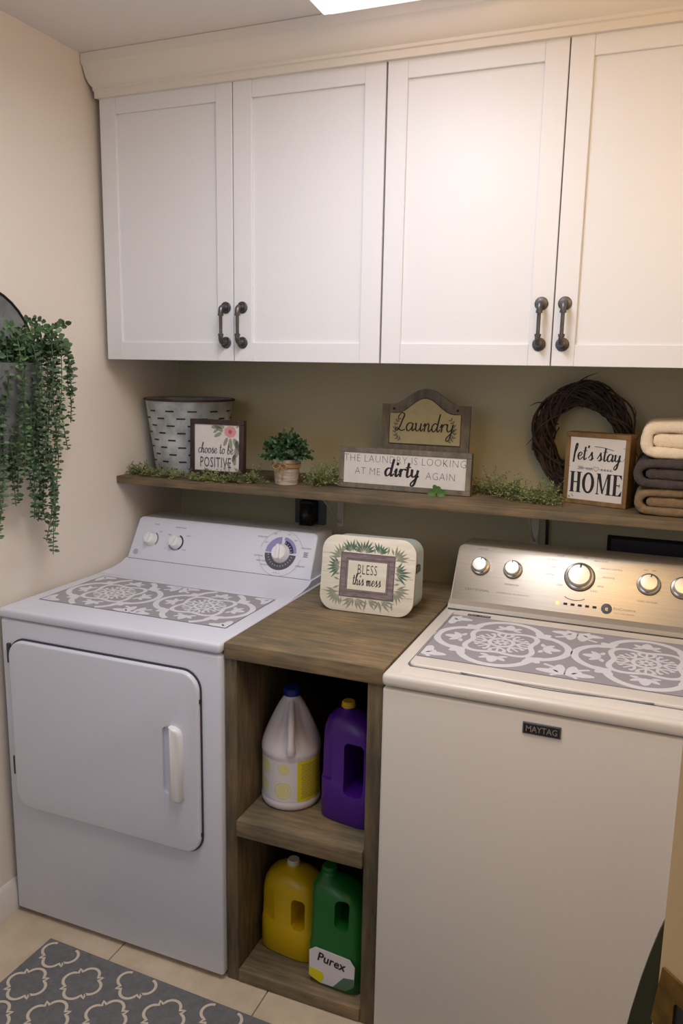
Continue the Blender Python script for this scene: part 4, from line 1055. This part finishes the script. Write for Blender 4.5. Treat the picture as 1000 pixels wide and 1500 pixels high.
# ================================================================ WREATH
random.seed(21)
wr = empty('twig_wreath', (1.42, .03, 1.206), 'dark grapevine twig wreath leaning on the back wall beside the towels', 'wreath')
WC = Vector((1.418, .040, 1.375))
for k in range(60):
    ph = R(0, 2*PI); tw_ = random.choice((1, 2, 2, 3))*random.choice((-1, 1)); r0_ = R(.004, .034); off = R(0, 2*PI); seg = R(.75, 1.0)*2*PI
    pts = []; N_ = 48
    for i in range(N_+1):
        t = off+seg*i/N_; c_ = tw_*t+ph; rr_ = r0_*(1+.15*math.sin(3*t+ph))
        R0 = .114+rr_*math.cos(c_); y = rr_*math.sin(c_)*.85
        pts.append(WC+Vector((R0*math.cos(t), y*.9, R0*math.sin(t)*1.12)))
    b = NB(); tube(b, pts, [R(.0022, .0045)]*(N_+1), 5); build('vine', b, 'twig', wr)
for k in range(60):
    t = R(0, 2*PI); c_ = R(0, 2*PI); rr_ = R(.026, .040)
    p = WC+Vector(((.114+rr_*math.cos(c_))*math.cos(t)*.98, rr_*math.sin(c_)*.8, (.114+rr_*math.cos(c_))*math.sin(t)*1.08))
    tan = Vector((-math.sin(t), 0, math.cos(t)))*random.choice((-1, 1)); outw = Vector((math.cos(t), 0, math.sin(t)))
    L = R(.03, .055); q = p+(tan+outw*R(-.1, .7)+Vector((0, R(-.3, .1), 0))).normalized()*L
    mid = (p+q)/2+rv(.006)
    for v in (mid, q): v.y = min(v.y, YB-.004); v.z = max(v.z, 1.21)
    b = NB(); tube(b, [p, mid, q], [.0018, .0014, .0006], 4); build('twig', b, 'twig', wr)

# ================================================================ TOWELS
def towel(xl, z0, z1, y0_, m, label, seed):
    """folded towel: the cross-section (x,z) is a folded strip doubled back on itself at the left, run along y"""
    random.seed(seed)
    H = z1-z0; xr = XR-.012
    root = empty('folded_towel', ((xl+xr)/2, (y0_+.04)/2, z0), label, 'towel', 'folded towels stacked on the shelf')
    def band(name, path, th, ya, yb_):
        pts = smoothpts(path, 8); n = len(pts); prof = []
        # closed outline: offset left then right with rounded ends
        Lf, Rt = [], []
        for i in range(n):
            t = (pts[min(i+1, n-1)]-pts[max(i-1, 0)]).normalized(); nn_ = Vector((-t.y, t.x, 0))
            w_ = th/2*(1+.06*math.sin(i*.5+seed))*(min(1, .35+.65*math.sqrt(max(0, (n-1-i)/7))) if name == 'inner_fold' else 1)
            Lf.append(pts[i]+nn_*w_); Rt.append(pts[i]-nn_*w_)
        out = Lf+Rt[::-1]
        ysteps = [(ya, .55), (ya+.004, .85), (ya+.012, 1.0)]+[(ya+.012+(yb_-.024-ya)*k/8, 1.0) for k in range(1, 9)]+[(yb_, .6)]
        rings = []; mid = pts+pts[::-1]
        b = NB()
        for (yy, s_) in ysteps:
            rings.append([b.verts.new((mid[i].x+(o.x-mid[i].x)*s_+R(-.0006, .0006), yy+R(-.001, .001), max(z0+.0005, mid[i].y+(o.y-mid[i].y)*s_+R(-.0006, .0006)))) for i, o in enumerate(out)])
        N_ = len(out)
        for a_, c_ in zip(rings, rings[1:]):
            for i in range(N_): b.faces.new([a_[i], a_[(i+1) % N_], c_[(i+1) % N_], c_[i]])
        m_ = n
        for rg in (rings[0], rings[-1]):
            for i in range(n-1): b.faces.new([rg[i], rg[i+1], rg[N_-2-i], rg[N_-1-i]])
        return build(name, b, m, root, angle=80)
    th = H*.31
    zt, zb = z1-th/2, z0+th/2; zm = (z0+z1)/2
    band('outer_fold', [(xr, zt), ((xl+xr)/2, zt+.001), (xl+.055, zt), (xl+.022, zt-H*.08), (xl+th*.5, zm), (xl+.022, zb+H*.06), (xl+.055, zb), ((xl+xr)/2, zb), (xr, zb)], th, y0_, .04)
    band('inner_fold', [(xr, zm), ((xl+xr)/2, zm), (xl+.065, zm-H*.01), (xl+.044, zm-H*.01), (xl+.030, zm-H*.01)], H*.41, y0_+.006, .038)
    return root
towel(1.577, 1.2065, 1.277, -.222, 'tb', 'tan folded towel at the bottom of the stack on the shelf', 1)
towel(1.570, 1.2775, 1.351, -.230, 'td', 'charcoal folded towel in the middle of the stack', 2)
towel(1.581, 1.3515, 1.446, -.218, 'tw', 'cream white folded towel on top of the stack', 3)

# ================================================================ RUG
random.seed(4)
ca = math.radians(-1.6)
TR = Matrix.Translation((.186, -.857, 0)) @ Matrix.Rotation(ca, 4, 'Z')
rg = empty('area_rug', (.8, -1.2, 0), 'grey-blue rug with white barbed quatrefoil outlines on the tile floor', 'rug')
b = NB(); bx(b, 0, 1.3, -.75, 0, .0005, .0055, .002, 1, TR); build('rug_pile', b, 'rug', rg)
def quatre(cx, cy, s):
    pts = []
    for k in range(4):
        a0_ = PI/2*k
        for i in range(-6, 7):
            t = i/6*1.45; pts.append((cx+s*(.50*math.cos(a0_)+.42*math.cos(a0_+t)), cy+s*(.50*math.sin(a0_)+.42*math.sin(a0_+t))))
        am = a0_+PI/4
        pts.append((cx+s*.90*math.cos(am), cy+s*.90*math.sin(am)))
    return pts
for i in range(-1, 11):
    for j in range(0, 8):
        cx = .066+i*.126; cy = -.034-j*.119-(.0595 if i % 2 else 0)
        pts = quatre(cx, cy, .058)
        seg = []; b = NB(); any_ = False
        for p in pts+[pts[0]]:
            if .002 < p[0] < 1.298 and -.748 < p[1] < -.002: seg.append(p)
            else:
                if len(seg) > 2: ribbon(b, seg, .0074, TR, .0062); any_ = True
                seg = []
        if len(seg) > 2: ribbon(b, seg, .0074, TR, .0062); any_ = True
        if any_: build('quatrefoil_outline', b, 'rugw', rg, smooth=False)
        else: b.free()

# ================================================================ HANGING PLANT ON THE LEFT WALL
random.seed(9)
hp_ = empty('hanging_wall_planter', (.06, -.80, 1.32), 'dark galvanised arched wall pocket planter hung on the left wall at the photo edge', 'planter')
# back plate, arched (plane x=0), pocket in front
TBk = Matrix(((0, 0, 1, 0.001), (-1, 0, 0, -.80), (0, 1, 0, 0), (0, 0, 0, 1)))   # local x -> -y, y -> z, z -> +x
arc = [(-.175, 1.33), (.175, 1.33)]+[(.195*math.cos(a_), 1.56+.195*math.sin(a_)) for a_ in [PI*k/20 for k in range(21)]]
b = NB(); prism(b, arc, .003, TBk); build('back_plate', b, 'galvd', hp_)
b = NB(); tube(b, [TBk @ Vector((p[0], p[1], .003)) for p in arc+[arc[0]]], .004, 8); build('rim', b, 'dark', hp_)
b = NB(); n = 20; rings = []
for z, rw, rd in ((1.325, .150, .06), (1.335, .155, .065), (1.45, .165, .085), (1.555, .175, .105), (1.562, .178, .108)):
    rings.append([b.verts.new((.004+rd*math.sin(PI*k/n), -.80+rw*math.cos(PI*k/n), z)) for k in range(n+1)])
for a_, c_ in zip(rings, rings[1:]):
    for k in range(n): b.faces.new([a_[k], a_[k+1], c_[k+1], c_[k]])
b.faces.new(rings[0]); build('pocket', b, 'galvd', hp_)
# trailing greenery is a plant of its own, every strand a part
ev = empty('trailing_eucalyptus', (.07, -.78, 1.56), 'green trailing eucalyptus strands spilling from the wall planter on the left', 'plant')
def strand(path, density=.0115, ls=(.012, .018), m='leaf', name='strand'):
    pts = smoothpts(path, 8)
    for p in pts: p.x = max(p.x, .008)
    b = NB(); tube(b, pts, .0013, 5)
    L = 0; nxt = 0; side = 0
    for i in range(1, len(pts)):
        seg = pts[i]-pts[i-1]; l_ = seg.length; d = seg.normalized()
        while L+l_ > nxt:
            p = pts[i-1]+seg*((nxt-L)/l_); side += 1
            ax = d.orthogonal().normalized(); ax = Matrix.Rotation(side*1.45+R(-.4, .4), 3, d) @ ax
            for s2_ in (-1, 1):
                ld_ = (ax*s2_+d*.15+rv(.3)+Vector((0, 0, .25))).normalized()
                if p.x+ld_.x*.02 < .004: ld_.x = abs(ld_.x)
                lf_L = R(*ls); leaf(b, p, ld_, (Vector((.5, -.5, 0))+d*-.8+rv(.5)), lf_L, lf_L*.66)
            nxt += density
        L += l_
    o = build(name, b, m, ev, smooth=False); return o
def hang(y, ztop, zbot, xo=.11, sway=.012, m='leaf', out=0.0):
    p = [(.06, y*.6+(-.76)*.4, 1.575), (.09, y*.9+(-.76)*.1, 1.60), (xo, y, ztop)]
    n = max(3, int((ztop-zbot)/.09)); yy = y; xx = xo
    for k in range(1, n+1):
        yy += R(-sway, sway)+out/n; xx = max(.03, xx+R(-.012, .008)); p.append((xx, yy, ztop-(ztop-zbot)*k/n))
    strand(p, m=m)
for y, zt, zb, m in ((-.625, 1.60, 1.10, 'leaf'), (-.645, 1.6, 1.13, 'leafd'), (-.615, 1.59, 1.36, 'leaf'), (-.622, 1.6, 1.30, 'leafl'), (-.70, 1.6, 1.25, 'leafd'), (-.74, 1.6, 1.17, 'leaf'), (-.76, 1.6, 1.3, 'leafl'), (-.640, 1.61, 1.07, 'leaf'), (-.655, 1.60, 1.16, 'leafd'), (-.665, 1.62, 1.045, 'leaf'), (-.63, 1.58, 1.24, 'leafd'), (-.650, 1.58, 1.20, 'leaf'), (-.675, 1.59, 1.13, 'leaf'),
                     (-.61, 1.60, 1.32, 'leaf'), (-.60, 1.58, 1.40, 'leafd'), (-.69, 1.6, 1.22, 'leafd'), (-.70, 1.61, 1.34, 'leaf'), (-.715, 1.6, 1.28, 'leaf'), (-.73, 1.6, 1.26, 'leaf'), (-.75, 1.62, 1.20, 'leaf'), (-.77, 1.6, 1.16, 'leafd'),
                     (-.735, 1.61, 1.29, 'leaf'), (-.765, 1.62, 1.25, 'leaf'), (-.79, 1.61, 1.19, 'leaf'), (-.808, 1.62, 1.31, 'leafd'), (-.825, 1.62, 1.22, 'leaf'), (-.785, 1.61, 1.27, 'leafl'), (-.80, 1.62, 1.13, 'leaf'), (-.815, 1.6, 1.25, 'leafd'), (-.83, 1.62, 1.10, 'leaf'), (-.85, 1.6, 1.2, 'leaf'), (-.87, 1.61, 1.12, 'leaf'), (-.90, 1.6, 1.3, 'leaf'), (-.93, 1.6, 1.2, 'leafd'), (-.96, 1.6, 1.28, 'leaf')):
    hang(y, zt, zb, R(.06, .125), .020, m)
# sprigs at the top reaching outwards
for path, m in (([(.06, -.72, 1.59), (.08, -.68, 1.64), (.09, -.62, 1.655), (.09, -.575, 1.672)], 'leaf'), ([(.06, -.72, 1.59), (.10, -.66, 1.62), (.10, -.60, 1.60), (.09, -.565, 1.55), (.09, -.558, 1.52)], 'leaf'),
                ([(.06, -.74, 1.59), (.10, -.69, 1.65), (.11, -.64, 1.64), (.11, -.60, 1.60)], 'leafl'), ([(.06, -.75, 1.59), (.09, -.73, 1.66), (.10, -.68, 1.67)], 'leaf'), ([(.06, -.78, 1.58), (.10, -.76, 1.63), (.11, -.71, 1.64)], 'leafl'),
                ([(.06, -.80, 1.58), (.11, -.79, 1.62), (.12, -.75, 1.60)], 'leaf'), ([(.06, -.84, 1.58), (.10, -.82, 1.64), (.11, -.78, 1.65)], 'leafl'), ([(.06, -.88, 1.58), (.10, -.87, 1.63), (.12, -.83, 1.61)], 'leaf'), ([(.06, -.73, 1.59), (.11, -.67, 1.63), (.12, -.62, 1.60), (.11, -.595, 1.54), (.11, -.59, 1.47)], 'leaf')):
    strand(path, .010, (.015, .022), m)
